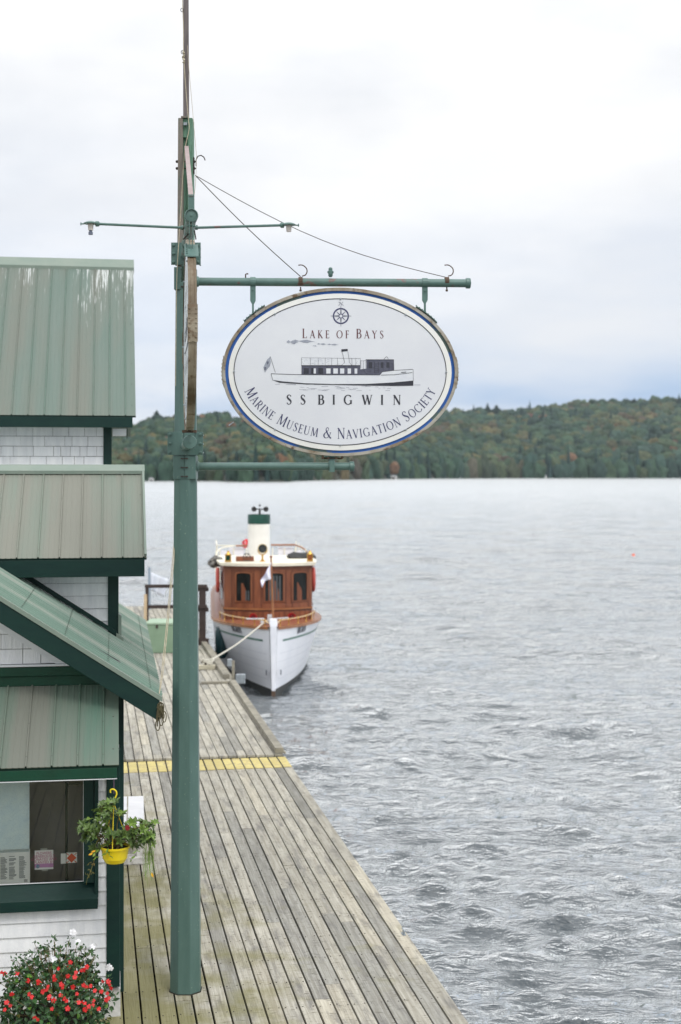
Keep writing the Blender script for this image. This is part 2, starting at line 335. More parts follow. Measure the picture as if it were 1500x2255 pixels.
def forest():
    import bmesh
    protos=[]
    for k in range(7):
        b=bmesh.new(); bmesh.ops.create_icosphere(b,subdivisions=3,radius=1)
        vs=[]; conif = k==6
        for v in b.verts:
            c=v.co.copy(); n1=noise.noise(c*1.6+Vector((k*5,1,2))); n2=noise.noise(c*4.2+Vector((k,7,3))); n3=noise.noise(c*9+Vector((k,1,9)))
            r_=1+.42*n1+.30*n2+.18*n3
            if conif:
                zz=(c.z+1)/2; r2=max(.02,(1-zz))*.55*(1+.5*n2+.3*n3); h=math.hypot(c.x,c.y)+1e-6
                c=Vector((c.x/h*r2,c.y/h*r2,zz*3.2-1.2)) if h>.02 else Vector((0,0,zz*3.2-1.2))
            else: c=Vector((c.x*r_,c.y*r_,c.z*r_*(1.0 if c.z>0 else 1.3)))
            vs.append(c)
        protos.append((np.array([tuple(v) for v in vs],dtype=np.float32),np.array([[x.index for x in f.verts] for f in b.faces],dtype=np.int32))); b.free()
    rng=np.random.RandomState(11); Vs=[];Fs=[];Cs=[]; off=0; n=0
    pal=[(.052,.085,.045),(.040,.072,.042),(.065,.095,.045),(.046,.076,.050),(.080,.095,.045),(.034,.060,.040),(.115,.105,.045),(.140,.085,.045),(.100,.100,.050),(.13,.07,.05)]
    pr=np.array([.24,.20,.14,.16,.09,.10,.03,.012,.02,.005]); pr/=pr.sum()
    t=0.004
    while t<1.08:
        D0=1500; p=-60+rng.rand()*9
        while p<1640:
            sd_=shore_d(p); rad=(5.0+4.4*(sd_-1100)/1100)*rng.uniform(.75,1.35)
            D,z=ground_z(p,min(t+rng.uniform(-.008,.008),1.06),23)
            shoreline=t<.03
            kind=6 if rng.rand()<(.05 if not shoreline else .22) else rng.randint(0,6)
            h=12*rng.uniform(.75,1.25)*(rad/5)**.5
            if kind==6: h*=.95
            pv,pf=protos[kind]; an=rng.rand()*6.28; ca,sa=math.cos(an),math.sin(an)
            sc_=np.array([rad,rad,rad*rng.uniform(.85,1.25)])
            v=pv*sc_; x=v[:,0]*ca-v[:,1]*sa; y=v[:,0]*sa+v[:,1]*ca
            if shoreline: v=v*np.array([1,1,1.7])
            zz=v[:,2]+z+(h-rad*.8)*(.62 if shoreline else 1)
            Vs.append(np.stack([x+(p-750)/F*D,y+D,zz],-1)); Fs.append(pf+off); off+=len(pv)
            warm=noise.noise(Vector((p*.006,t*3,4.2)))
            c=np.array(pal[rng.choice(len(pal),p=pr)]) if kind<6 else np.array((.030,.055,.042))
            if kind<6 and warm+rng.normal(0,.15)>.30: c=c*.5+np.array(pal[rng.choice([4,6,8,7,9],p=[.35,.25,.2,.12,.08])])*.5
            c=c*rng.uniform(.75,1.35)*1.02*np.array((1,1,1.18))
            if shoreline: c=c*np.array([.85,.95,.95])
            # leaf-colour mottle inside each crown
            mot=(1+.30*np.sin(pv[:,0]*7+an)*np.sin(pv[:,2]*6+an*2))[:,None]
            Cs.append(np.concatenate([c[None,:]*mot,np.ones((len(pv),1))],1)); n+=1
            p+=rad*1.35/D*F*rng.uniform(.7,1.3)
        t+=.0165+.010*t
    Vv=np.concatenate(Vs).astype(np.float32); Ff=np.concatenate(Fs); Cc=np.concatenate(Cs).astype(np.float32)
    me=bpy.data.meshes.new('forest'); me.vertices.add(len(Vv)); me.vertices.foreach_set('co',Vv.ravel())
    me.loops.add(Ff.size); me.loops.foreach_set('vertex_index',Ff.ravel().astype(np.int32)); me.polygons.add(len(Ff))
    me.polygons.foreach_set('loop_start',np.arange(0,Ff.size,3,dtype=np.int32)); me.update(calc_edges=True)
    ca=me.color_attributes.new('tone','FLOAT_COLOR','POINT'); ca.data.foreach_set('color',Cc.ravel())
    me.materials.append(pm('foliage of the far wood',(1,1,1),(.75,.75,.75),.8,.9,tone=True,spec=.1))
    o=bpy.data.objects.new('forest',me); SC.collection.objects.link(o); tag(o,'mixed autumn wood covering the far hills across the lake','forest',kind='stuff')
    print('forest trees',n,'faces',len(Ff))
forest()

leafdark=pm('far pine needles',(.030,.052,.040),(.022,.04,.032),.6,.9,spec=.1)
bark=pm('bark',(.10,.08,.06),(.06,.05,.04),3,.9)
def skyline_pine(px,top,hpx,label,wpx=16):
    D=shore_d(px)+DEPTH*.97; base=W(px,top+hpx,D); tp=W(px,top,D)
    t=thing('pine_tree',label,'tree',base,'tall pines on the ridge line')
    H=(tp-base).length; b=MB(); b.tube([base+V3(0,0,-12),base+V3(0,0,H)],[.5,.12],6); b.build('trunk',bark,t)
    b=MB(); wr=wpx/2/F*D
    for k in range(26):
        f=k/26; r_=wr*(1-f)**.8*R.uniform(.6,1.1)+.4; an=R.uniform(0,6.28)
        b.blob(base+V3(math.cos(an)*r_*.45,math.sin(an)*r_*.45,H*(.05+.9*f)),r_*.8,seed=k+px,amp=.5,sub=2,sc=(1,1,.5))
    b.build('crown',leafdark,t)
skyline_pine(1074,886,24,'slim dark pine rising over the ridge right of the oval sign',14)
skyline_pine(1093,890,20,'wide dark pine beside a slimmer one on the ridge',22)
skyline_pine(1200,890,14,'small pine poking over the middle of the right ridge',14)
skyline_pine(1307,881,14,'pine on the highest part of the right ridge',16)
skyline_pine(1397,876,16,'pine on the ridge well right of the sign',18)
skyline_pine(1497,873,22,'tall pine at the right end of the far ridge',20)
skyline_pine(345,902,22,'rounded pine on the ridge just left of the post',22)

boat_wht=pm('far white boards',srgb(235,235,235),srgb(215,215,215),1,.7)
boat_gry=pm('far grey roof',srgb(140,142,145),srgb(120,122,125),1,.7)
def boathouse(px,wpx,hpx,label,roofpx=3,dark=False):
    D=shore_d(px)-3; s=F/D; zb=.1; W_=wpx/s; H=hpx/s; x=(px-750)/F*D
    t=thing('boathouse',label,'boathouse',(x,D,zb),'boathouses along the far shore')
    b=MB(); b.box((x-W_/2,D,zb),(W_,0,0),(0,5,0),(0,0,H)); b.build('wall',boat_wht if not dark else boat_gry,t)
    b=MB(); r_=roofpx/s; b.prism([(x-W_*.58,D-.4,zb+H),(x+W_*.58,D-.4,zb+H),(x,D-.4,zb+H+r_)],(0,6,0)); b.build('roof',boat_gry,t)
    b=MB(); b.box((x-W_*.3,D-.08,zb+.05),(W_*.6,0,0),(0,.05,0),(0,0,H*.6)); b.build('door',iron,t)
boathouse(1197,13,6,'bright white boathouse on the far shore right of the sign',2)
boathouse(1126,10,5,'pale grey boathouse left of the bright white one',3,True)
boathouse(866,16,7,'white boathouse on the far shore below the oval sign',3)
boathouse(806,14,5,'grey boathouse near the end of the lower bracket arm',3,True)
boathouse(333,10,6,'small white boathouse between green roof and post',3)
boathouse(1010,12,4,'low grey boathouse on shore just right of the sign',2,True)

# ------------------------------------------------------------------ dock
AT=.1756; dn=math.hypot(1,AT); DV=V3(-AT/dn,1/dn,0); DU=V3(1/dn,AT/dn,0); DE=V3(1.06,11.65,0)
def Dk(u,v,z): return DE+DU*u+DV*v+V3(0,0,z)
def deckx(nt, col, t):
    N=nt.nodes.new; L=nt.links.new
    du=N('ShaderNodeVectorMath'); du.operation='DOT_PRODUCT'; L(t.outputs['Object'],du.inputs[0]); du.inputs[1].default_value=tuple(DU)
    dv=N('ShaderNodeVectorMath'); dv.operation='DOT_PRODUCT'; L(t.outputs['Object'],dv.inputs[0]); dv.inputs[1].default_value=tuple(DV)
    # dark lichen blotches
    mp=N('ShaderNodeMapping'); mp.inputs['Scale'].default_value=(7,1.3,1); L(t.outputs['UV'],mp.inputs[0])
    n=N('ShaderNodeTexNoise'); n.inputs['Scale'].default_value=1.1; n.inputs['Detail'].default_value=9; n.inputs['Roughness'].default_value=.68; L(mp.outputs[0],n.inputs['Vector'])
    r=N('ShaderNodeValToRGB'); r.color_ramp.elements[0].position=.50; r.color_ramp.elements[1].position=.66; L(n.outputs[0],r.inputs[0])
    m=N('ShaderNodeMath'); m.operation='MULTIPLY'; L(r.outputs[0],m.inputs[0]); m.inputs[1].default_value=.75
    x=N('ShaderNodeMix'); x.data_type='RGBA'; L(m.outputs[0],x.inputs[0]); L(col,x.inputs[6]); x.inputs[7].default_value=(*srgb(112,110,108),1)
    # dark cross-checks and knots
    mp5=N('ShaderNodeMapping'); mp5.inputs['Scale'].default_value=(9,60,1); L(t.outputs['UV'],mp5.inputs[0])
    n5=N('ShaderNodeTexNoise'); n5.inputs['Scale'].default_value=1; n5.inputs['Detail'].default_value=4; L(mp5.outputs[0],n5.inputs['Vector'])
    r5=N('ShaderNodeValToRGB'); r5.color_ramp.elements[0].position=.60; r5.color_ramp.elements[1].position=.70; L(n5.outputs[0],r5.inputs[0])
    x5=N('ShaderNodeMix'); x5.data_type='RGBA'; L(r5.outputs[0],x5.inputs[0]); L(x.outputs[2],x5.inputs[6]); x5.inputs[7].default_value=(*srgb(84,80,68),1)
    # moss toward the building (left) and near end
    n2=N('ShaderNodeTexNoise'); n2.inputs['Scale'].default_value=2.2; n2.inputs['Detail'].default_value=8; L(t.outputs['Object'],n2.inputs['Vector'])
    g=N('ShaderNodeMapRange'); g.inputs[1].default_value=-1.1; g.inputs[2].default_value=-3.0; g.inputs[3].default_value=-.22; g.inputs[4].default_value=.27; L(du.outputs['Value'],g.inputs[0])
    g2=N('ShaderNodeMapRange'); g2.inputs[1].default_value=2.; g2.inputs[2].default_value=10.5; g2.inputs[3].default_value=.02; g2.inputs[4].default_value=-.30; L(dv.outputs['Value'],g2.inputs[0])
    a=N('ShaderNodeMath'); L(n2.outputs[0],a.inputs[0]); L(g.outputs[0],a.inputs[1])
    a2=N('ShaderNodeMath'); L(a.outputs[0],a2.inputs[0]); L(g2.outputs[0],a2.inputs[1])
    r2=N('ShaderNodeValToRGB'); r2.color_ramp.elements[0].position=.38; r2.color_ramp.elements[1].position=.68; L(a2.outputs[0],r2.inputs[0])
    m2=N('ShaderNodeMath'); m2.operation='MULTIPLY'; L(r2.outputs[0],m2.inputs[0]); m2.inputs[1].default_value=.80
    x2=N('ShaderNodeMix'); x2.data_type='RGBA'; L(m2.outputs[0],x2.inputs[0]); L(x5.outputs[2],x2.inputs[6]); x2.inputs[7].default_value=(*srgb(122,118,74),1)
    return x2.outputs[2]
deck_m=pm('weathered deck boards',srgb(188,185,174),srgb(154,149,137),1.0,.85,uv=True,stretch=(38,1.6,1),contrast=(.34,.66),bump=.8,bscale=2,tone=True,extra=deckx,spec=.2)
dark_m=pm('dark wet timber and gap shade',(.018,.018,.014),(.03,.03,.02),3,.9)
timber=pm('weathered timber',srgb(150,145,130),srgb(118,114,104),5,.85,stretch=(1,1,1),bump=.5,bscale=20)
dock=thing('dock','long weathered grey plank dock running back beside the green building','dock',Dk(0,0,0))
def boards(u0,u1,v0,v1,z,gap,side='',cut=None):
    b=MB(); pitch=.1468; n=int((u1-u0)/pitch)
    for i in range(n):
        ua=u1-(i+1)*pitch+gap/2; ub=u1-i*pitch-gap/2
        if R.random()<.25: ua+=R.uniform(0,.004)
        v=v0-R.uniform(0,3.5)
        while v<v1:
            L=R.choice([2.4,3.0,3.6,3.6,4.8])*R.uniform(.97,1.03); a=max(v,v0); e=min(v+L,v1)
            if e-a>.02:
                q=R.random(); k=R.uniform(.87,1.08)
                if q<.24: tn=(k*.74,k*.755,k*.78)
                elif q<.30: tn=(k*1.07,k*1.045,k*.99)
                else: tn=(k,k*.995,k*.98)
                dz=R.uniform(-.003,.003); o=(R.uniform(0,9),R.uniform(0,9))
                if i<2 and R.random()<.7: tn=tuple(c_*.84 for c_ in tn)
                j=R.uniform(-.0015,.0015)
                pieces=[(a,e)]
                if cut and ub>cut[0] and ua<cut[1]:
                    pieces=[(a,min(e,cut[2])),(max(a,cut[3]),e)]
                for (pa,pe) in pieces:
                    if pe-pa<.02: continue
                    vs=[Dk(x+j,y+s2,z+zz+dz) for zz in (-.038,0) for (x,y,s2) in ((ua,pa,.0025),(ub,pa,.0025),(ub,pe,-.0025),(ua,pe,-.0025))]
                    uv=[(x+o[0]*7.3,y+o[1]*11) for zz in (0,1) for (x,y) in ((ua,pa),(ub,pa),(ub,pe),(ua,pe))]
                    b.add(vs,[(0,3,2,1),(4,5,6,7),(0,1,5,4),(1,2,6,5),(2,3,7,6),(3,0,4,7)],tn,uv)
            v+=L
    return b
YS=10.35+.0    # v where the near deck ends (yellow strip end)
V1=(21.85-11.65)*dn; V2=(22.66-11.65)*dn; V3_=(48.4-11.65)*dn
polecut=None
b=boards(-8.5,0,-14.0,V2,DECK,.015); nb=b.build('deck_boards',deck_m,dock,bevel=.003)
b=boards(-14,-.035,V2+.01,V3_,DECK+.045,.013); b.build('deck_boards',deck_m,dock,bevel=.003)
b=MB()
for i in range(30):
    for k in range(22):
        for q in (-.045,.045):
            b.cbox(Dk(-(i+.5)*.1468+q,-.6+k*.6+R.uniform(-.015,.015),DECK+.0025),.010,.010,.003,X=DU,Y=DV)
nl=b.build('nail_heads',iron_,dock); nl['kind']='stuff'
b=MB()
for (v0,v1,z) in ((-14,V2,DECK-.05),(V2+.05,V3_,DECK-.01)):
    v=v0+.15
    while v<v1: b.box(Dk(-13.5 if v0>0 else -8.4,v,z),DU*(13.35 if v0>0 else 8.3),DV*.06,V3(0,0,-.2)); v+=.9
b.build('joists',dark_m,dock)
b=MB(); b.box(Dk(-8.4,-14,-.6),DU*8.2,DV*(V2+14),V3(0,0,DECK+.35)); b.box(Dk(-13.5,V2+.02,-.6),DU*13.2,DV*(V3_-V2-.3),V3(0,0,DECK+.36)); b.build('added_gap_fill',dark_m,dock)  # solid dark fill added under the boards so the gaps read dark
for k in range(20):
    v=-3.7+k*2.35
    if v<V3_: b=MB(); b.tube([Dk(-.14,v,-2.8),Dk(-.14,v,DECK-.06)],.11,10); b.build('pile',dark_m,dock)
b=MB(); b.box(Dk(-.02,-14,DECK-.06),DU*.03,DV*(V2+14),V3(0,0,-.2)); b.box(Dk(-.045,V2,DECK-.005),DU*.03,DV*(V3_-V2),V3(0,0,-.24)); b.build('edge_board',timber,dock)
# raised curb rails
def vAt(Y): return (Y-11.65)*dn
def dpt(px,py,z=DECK):  # a deck point seen at a photo pixel
    Y=(ZC-z)*F/(py-HY); return Vector(((px-750)/F*Y,Y,z))
b=MB()
b.box(Dk(-.16,V2+.05,DECK+.05),DU*.13,DV*(vAt(30.2)-V2),V3(0,0,.09))
b.box(Dk(-.03,V2+.0,DECK+.05),DU*.035,DV*(vAt(30.2)-V2),V3(0,0,.03))
b.box(Dk(-.75,vAt(30.3),DECK+.05),DU*.72,DV*.10,V3(0,0,.05))
b.box(Dk(-.22,vAt(31),DECK+.05),DU*.14,DV*9.5,V3(0,0,.10))
b.box(Dk(-.05,vAt(31),DECK+.02),DU*.07,DV*9.0,V3(0,0,.03))
b.build('curb_rail',timber,dock,bevel=.008)
b=MB(); 
yel=pm('worn yellow paint',srgb(222,206,120),srgb(196,176,104),2,.75,uv=True,stretch=(18,3,1),contrast=(.35,.62),bump=.4,tone=True,
   extra=lambda nt,col,t: deckwear(nt,col,t))  if False else None
def wear(nt,col,t):
    N=nt.nodes.new; L=nt.links.new
    n=N('ShaderNodeTexNoise'); n.inputs['Scale'].default_value=14; n.inputs['Detail'].default_value=7; L(t.outputs['Object'],n.inputs['Vector'])
    r=N('ShaderNodeValToRGB'); r.color_ramp.elements[0].position=.52; r.color_ramp.elements[1].position=.60; L(n.outputs[0],r.inputs[0])
    x=N('ShaderNodeMix'); x.data_type='RGBA'; L(r.outputs[0],x.inputs[0]); L(col,x.inputs[6]); x.inputs[7].default_value=(*srgb(176,160,112),1); return x.outputs[2]
yel=pm('worn yellow paint',srgb(206,192,126),srgb(186,170,108),3,.7,extra=wear,tone=True)
for i in range(58):
    ub=-.0-i*.1468-.012; ua=ub-.1468+.024; k=R.uniform(.88,1.05)
    b.box(Dk(ua,V1+R.uniform(0,.02),DECK+.0045),DU*(ub-ua),DV*(V2-V1-.03),V3(0,0,.004),(k,k,k*.95))
b.build('yellow_strip',yel,dock,label='worn yellow warning strip painted across the planks')

# mooring cleat block and rope
cb=dpt(456,1474,DECK+.05); t=thing('mooring_cleat','pale wooden block with white rope made fast near the boat','cleat',cb)
b=MB(); b.cbox(cb+V3(-.02,0,.05),.42,.16,.10); b.build('block',pm('pale block',srgb(190,184,162),srgb(165,160,142),8,.8),t,bevel=.01)
b=MB(); b.tube([cb+V3(-.12,0,.17),cb+V3(.16,0,.17)],.018,8); b.tube([cb+V3(-.03,0,.1),cb+V3(-.03,0,.17)],.02,8); b.tube([cb+V3(.07,0,.1),cb+V3(.07,0,.17)],.02,8); b.build('horn',iron,t)
b=MB()
for k in range(4):
    b.tube([cb+V3(.02+.10*math.cos(a)*(1+.1*k),.05*math.sin(a),.15+.02*k+.03*math.sin(a*2)) for a in np.linspace(0,6.28,16)],.014,6,closed=True)
b.tube(bez([cb+V3(-.05,0,.15),cb+V3(-.2,-.05,.03),cb+V3(-.36,.05,.01),cb+V3(-.6,.0,.01)]),.014,6)
rope_w=pm('white rope',srgb(215,212,200),srgb(190,186,172),30,.8)
tag(b.build('mooring_rope_coil',rope_w),'white rope wound round the wooden cleat block','rope')
# steel bracket on the dock edge
gal=pm('galvanised steel',srgb(168,176,182),srgb(140,148,154),12,.45,metal=.4)
pb=dpt(516,1496,DECK+.05); t=thing('mooring_post','grey galvanised post and plate bolted to the dock edge','mooring post',pb)
b=MB(); b.cbox(pb+V3(-.02,0,.20),.06,.06,.42); b.build('post',timber,t)
b=MB(); b.cbox(pb+V3(-.10,.02,.36),.10,.10,.16); b.build('cap',gal,t,bevel=.008)
b=MB(); b.cbox(pb+V3(.14,-.05,.02),.20,.14,.20); b.build('plate',gal,t,bevel=.008)
# small steel cleat on near dock edge
cp=dpt(889,2058); t=thing('dock_cleat','small steel cleat on the right edge of near deck','cleat',cp)
b=MB(); b.tube([cp+DV*-.06+V3(0,0,.045),cp+DV*.06+V3(0,0,.045)],[.008,.008],8); b.build('horn',gal,t)
b=MB(); b.cbox(cp+V3(0,0,.004),.035,.09,.008,X=DU,Y=DV); b.tube([cp+DV*-.02,cp+DV*-.02+V3(0,0,.045)],.008,6); b.tube([cp+DV*.02,cp+DV*.02+V3(0,0,.045)],.008,6); b.build('base',gal,t)

# storage box
gb=pm('sage green box',srgb(128,152,128),srgb(118,142,118),3,.6); gb2=pm('sage lid',srgb(160,182,158),srgb(150,172,150),3,.6)
p0=dpt(322,1438,DECK+.05); p1=dpt(417,1438,DECK+.05)
t=thing('storage_box','sage green deck box behind the tall post','storage box',p0)
b=MB(); b.box(p0,p1-p0,V3(0,.95,0),V3(0,0,.70)); b.build('body',gb,t,bevel=.015)
b=MB(); b.box(p0+V3(-.02,-.02,.703),p1-p0+V3(.04,0,0),V3(0,.99,0),V3(0,0,.06)); b.build('lid',gb2,t,bevel=.015)
b=MB(); 
for k in (.25,.75): b.cbox(p0+(p1-p0)*k+V3(0,-.012,.66),.05,.02,.09)
b.build('latch',iron,t)
# railing
brown=pm('dark brown timber',srgb(66,54,50),srgb(52,42,40),6,.8,bump=.3)
rb=dpt(446,1420,DECK+.05)
t=thing('dock_railing','dark brown timber railing across the dock beside the boat','railing',rb)
s=F/rb.y
def post(x,z1,wd): b=MB(); b.cbox((x,rb.y,(DECK+.05+z1)/2),wd,.12,z1-DECK-.05); b.build('post',brown,t,bevel=.005)
zt=ZC-(1290-HY)/s; zm=ZC-(1335-HY)/s
post(rb.x,zt,.17); post((324-750)/s,zt,.07)
xl=(320-750)/s; xr=(457-750)/s
for zz,yy in ((zt,0),(zm,0)):
    b=MB(); b.box((xl,rb.y-.10,zz-.05),(xr-xl,0,0),(0,.05,0),(0,0,.09)); b.box(((434-750)/s,rb.y+.07,zz-.15),((458-434)/s,0,0),(0,.14,0),(0,0,.10)); b.build('rail',brown,t,bevel=.004)
b=MB(); b.box((rb.x-.16,rb.y-.08,DECK+.05),(.32,0,0),(0,.18,0),(0,0,.16)); b.build('foot',brown,t)
pk=dpt(320,1425,DECK+.05)
b=MB(); zt2=ZC-(1309-HY)/(F/pk.y); b.box(pk+V3(-.035,0,0),V3(.075,0,0),V3(0,.04,0),V3(0,0,zt2-pk.z)); tag(b.build('stake',pm('raw timber',srgb(205,182,150),srgb(190,165,135),6,.8)),'pale unpainted timber stake beside the railing','stake')
# flag staff at dock end
fp=dpt(329,1342,DECK+.05); s2=F/fp.y; zt3=ZC-(1250-HY)/s2
t=thing('flag_staff','thin blue grey staff with limp pale flag at the dock end','flag staff',fp)
b=MB(); b.tube([fp,V3(fp.x,fp.y,zt3)],.045,8); b.build('staff',pm('blue grey staff',srgb(150,165,180),srgb(140,155,170),4,.6),t)
b=MB(); gx=12; pts=[]
for i in range(gx+1):
    for j in range(8):
        pts.append(V3(fp.x+.04+i*.05*(1-j*.04),fp.y+.06*math.sin(i*.8),zt3-.15-j*.085-.02*i))
b.add(pts,[(i*8+j,(i+1)*8+j,(i+1)*8+j+1,i*8+j+1) for i in range(gx) for j in range(7)]); fo=b.build('flag',pm('pale flag',srgb(222,228,238),srgb(212,218,230),4,.8),t,smooth=True)
fo.modifiers.new('s','SOLIDIFY').thickness=.006

# bench beside the building
whb=pm('worn white bench paint',srgb(226,226,228),srgb(214,214,216),4,.5)
whw=pm('peeling white paint',srgb(215,213,208),srgb(160,155,145),9,.8,contrast=(.42,.58),bump=.4)
BD=V3(-.145,1,0).normalized(); BX=V3(1,.145,0).normalized()
br=Vector(((319-750)/F*16.4,16.4,DECK))
t=thing('bench','white slatted bench against the side of the building','bench',br)
for k in range(3):
    b=MB(); b.box(br+BX*(-.205*(k+1)+.01)+V3(0,0,.43),BX*.19,BD*1.5,V3(0,0,.03)); b.build('seat_slat',whb,t,bevel=.004)
for vv in (.05,1.35):
    for uu in (-.09,-.56):
        b=MB(); b.box(br+BX*uu+BD*vv,BX*.07,BD*.09,V3(0,0,.43)); b.build('leg',whw,t,bevel=.004)
    b=MB(); b.box(br+BX*-.62+BD*(vv-.04),BX*.62,BD*.17,V3(0,0,.085)); b.build('foot_rail',whw,t,bevel=.01)
b=MB(); b.box(br+BX*-.6+BD*.04+V3(0,0,.35),BX*.58,BD*.04,V3(0,0,.078)); b.build('apron',whw,t)

# ------------------------------------------------------------------ building
BA=.1596; bn_=math.hypot(1,BA); BU=V3(1/bn_,BA/bn_,0); BV=V3(-BA/bn_,1/bn_,0); BO=V3(-1.877,12.25,0)
def B(u,v,z): return BO+BU*u+BV*v+V3(0,0,z)
bld=thing('boathouse_building','stepped white boathouse building with green metal roofs on the dock','building',B(-2,2,DECK))
ZU=V3(0,0,1)
def metal_roof(name,mat,P0,A,S,L,H,N,pitch=.2,first=.03,screws=(.0,),rib=.014,minor=.003,label=None):
    """ribbed sheet from corner P0, ribs spaced along A, running up S"""
    A,S,N=A.normalized(),S.normalized(),N.normalized(); prof=[(0,0)]; a=first
    while a<L-.03:
        prof+= [(a-.010,0),(a-.006,rib),(a+.005,rib),(a+.008,0)] if minor<=.005 else [(a-.004,0),(a,0),(a+.008,rib),(a+.020,rib),(a+.026,0),(a+.030,0)]
        for k in (1,2,3):
            c=a+pitch*k/4
            if c+.02<L and pitch>.15: prof+=[(c-.012,0),(c,minor),(c+.012,0)]
        a+=pitch
    prof.append((L,0)); b=MB(); nH=10; vs=[];uv=[];tn=[]; rib_shade=minor>.005
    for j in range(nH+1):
        for (x,h) in prof: vs.append(P0+A*x+S*(H*j/nH)+N*h); uv.append((x,H*j/nH)); tn.append(((.52,.70,.64) if rib_shade else (.86,1.0,.94)) if h==rib else ((.50,.68,.62) if rib_shade and h==0 and x>.001 and (x-first)%pitch<.03 else (1,1,1)))  # gable rib tops and feet get a darker tone: rib shading put into colour
    n=len(prof); fs=[(j*n+i,j*n+i+1,(j+1)*n+i+1,(j+1)*n+i) for j in range(nH) for i in range(n-1)]
    b.add(vs,fs,tn,uv)
    # eave thickness lip
    vs=[P0+A*x+N*h for (x,h) in prof]+[P0+A*x+N*(h-.006)-S*.0 for (x,h) in prof]
    b.add(vs,[(i,n+i,n+i+1,i+1) for i in range(n-1)],(.5,.55,.5),[(x,0) for (x,h) in prof]*2)
    # screws along each rib
    a=first
    while a<L-.03:
        s_=.12
        while s_<H:
            c=P0+A*(a+.0)+S*s_+N*(rib+.001); b.cbox(c,.008,.008,.005,(.35,.4,.38),X=A,Y=S,Z=N); s_+=.42
        a+=pitch
    for s_ in np.arange(.2,H,.42): b.cbox(P0+A*.045+S*s_+N*.002,.010,.010,.005,(.35,.4,.38),X=A,Y=S,Z=N)
    o=b.build(name,mat,bld,label=label); 
    bb=MB(); bb.box(P0-N*.03,A*L,S*H,N*.022); return o,bb
def clap(name,u0,u1,v,z0,z1,step=.115,mat=None):
    b=MB(); z=z0
    while z<z1-.01:
        h=min(step,z1-z)-.005
        # lapped board: thicker at its foot
        p=[B(u0,v-.018,z),B(u1,v-.018,z),B(u1,v-.004,z+h),B(u0,v-.004,z+h)]; q=[B(u0,v+.011,z),B(u1,v+.011,z),B(u1,v+.011,z+h),B(u0,v+.011,z+h)]
        b.add(p+q,[(0,1,2,3),(7,6,5,4),(0,4,5,1),(1,5,6,2),(2,6,7,3),(3,7,4,0)],(R.uniform(.95,1.02),)*3)
        z+=step
    q=MB(); q.box(B(u0,v+.012,z0),BU*(u1-u0),BV*.006,ZU*(z1-z0)); o=b.build(name,mat or shingle_m,bld); q.build('building_paper',room0,bld); return o
def shingles(name,u0,u1,v,z0,z1,row=.128,ztop=None,label=None):
    b=MB(); z=z0; i=0
    while z<z1:
        h=min(row,z1-z); u=u1
        while u>u0:
            w_=R.choice([.09,.12,.15,.2,.25]); ua=max(u0,u-w_)
            hh=h
            zt_=ztop(ua,u) if ztop else 1e9
            if z<zt_:
                hh=min(h,zt_-z); dz=R.uniform(-.002,.002); k=R.uniform(.93,1.02)
                g_=R.choice([.002,.004,.005,.006]); hh-=.006; hh=max(hh,.004)
                p=[B(ua+g_/2,v-.014,z+dz),B(u-g_/2,v-.014,z+dz),B(u-g_/2,v-.006,z+hh),B(ua+g_/2,v-.006,z+hh)]; q=[B(ua+g_/2,v+.01,z),B(u-g_/2,v+.01,z),B(u-g_/2,v+.01,z+hh),B(ua+g_/2,v+.01,z+hh)]
                b.add(p+q,[(0,1,2,3),(7,6,5,4),(0,4,5,1),(1,5,6,2),(2,6,7,3),(3,7,4,0)],(k,k,k*1.005))
            u-=w_
        z+=row
    q=MB()
    if ztop: q.prism([B(u0,v+.012,z0),B(u1,v+.012,z0),B(u1,v+.012,min(z1,ztop(u1,u1))),B(u0,v+.012,ztop(u0,u0))],BV*.006)
    else: q.box(B(u0,v+.012,z0),BU*(u1-u0),BV*.006,ZU*(z1-z0))
    q.build('building_paper',room0,bld)
    return b.build(name,shingle_m,bld,label=label)
def trimbox(name,o,a,c,d,mat=trim,bevel=.004,label=None):
    b=MB(); b.box(o,a,c,d); return b.build(name,mat,bld,bevel=bevel,label=label)
room0=pm('tar paper',(.16,.16,.16),(.20,.20,.20),3,.9)
back=pm('shadowed sheathing',(.25,.25,.25),(.2,.2,.2),3,.8)

# bump-out front wall (window wall), v=-.45
vb=-.45; UL=-3.2
clap('clapboard_wall',UL,-.135,vb,1.335,2.04,.1175)
clap('clapboard_wall',-.202,-.135,vb,2.04,3.32,.1175)
trimbox('foundation',B(UL,vb+.012,DECK-.02),BU*(-.02-UL),BV*.44,ZU*.255,found,.006)
cbd=trimbox('corner_board',B(-.135,vb-.03,1.36),BU*.11,BV*.11,ZU*1.96,trim)
b=MB(); b.box(B(-.058,vb-.033,1.36),BU*.002,BV*.002,ZU*1.96); 
# side wall of bump-out and main block
b=MB(); b.box(B(UL,vb+.03,1.33),BU*(-.05-UL-.0),BV*.0+BV*.02,ZU*.0+ZU*.66); b.build('inner_wall',back,bld)
b=MB(); b.box(B(-.06,vb+.08,1.33),BU*.03,BV*.38,ZU*1.95); b.box(B(-.05,.0,1.1),BU*.03,BV*5.9,ZU*2.62); b.build('side_wall',whitep,bld)
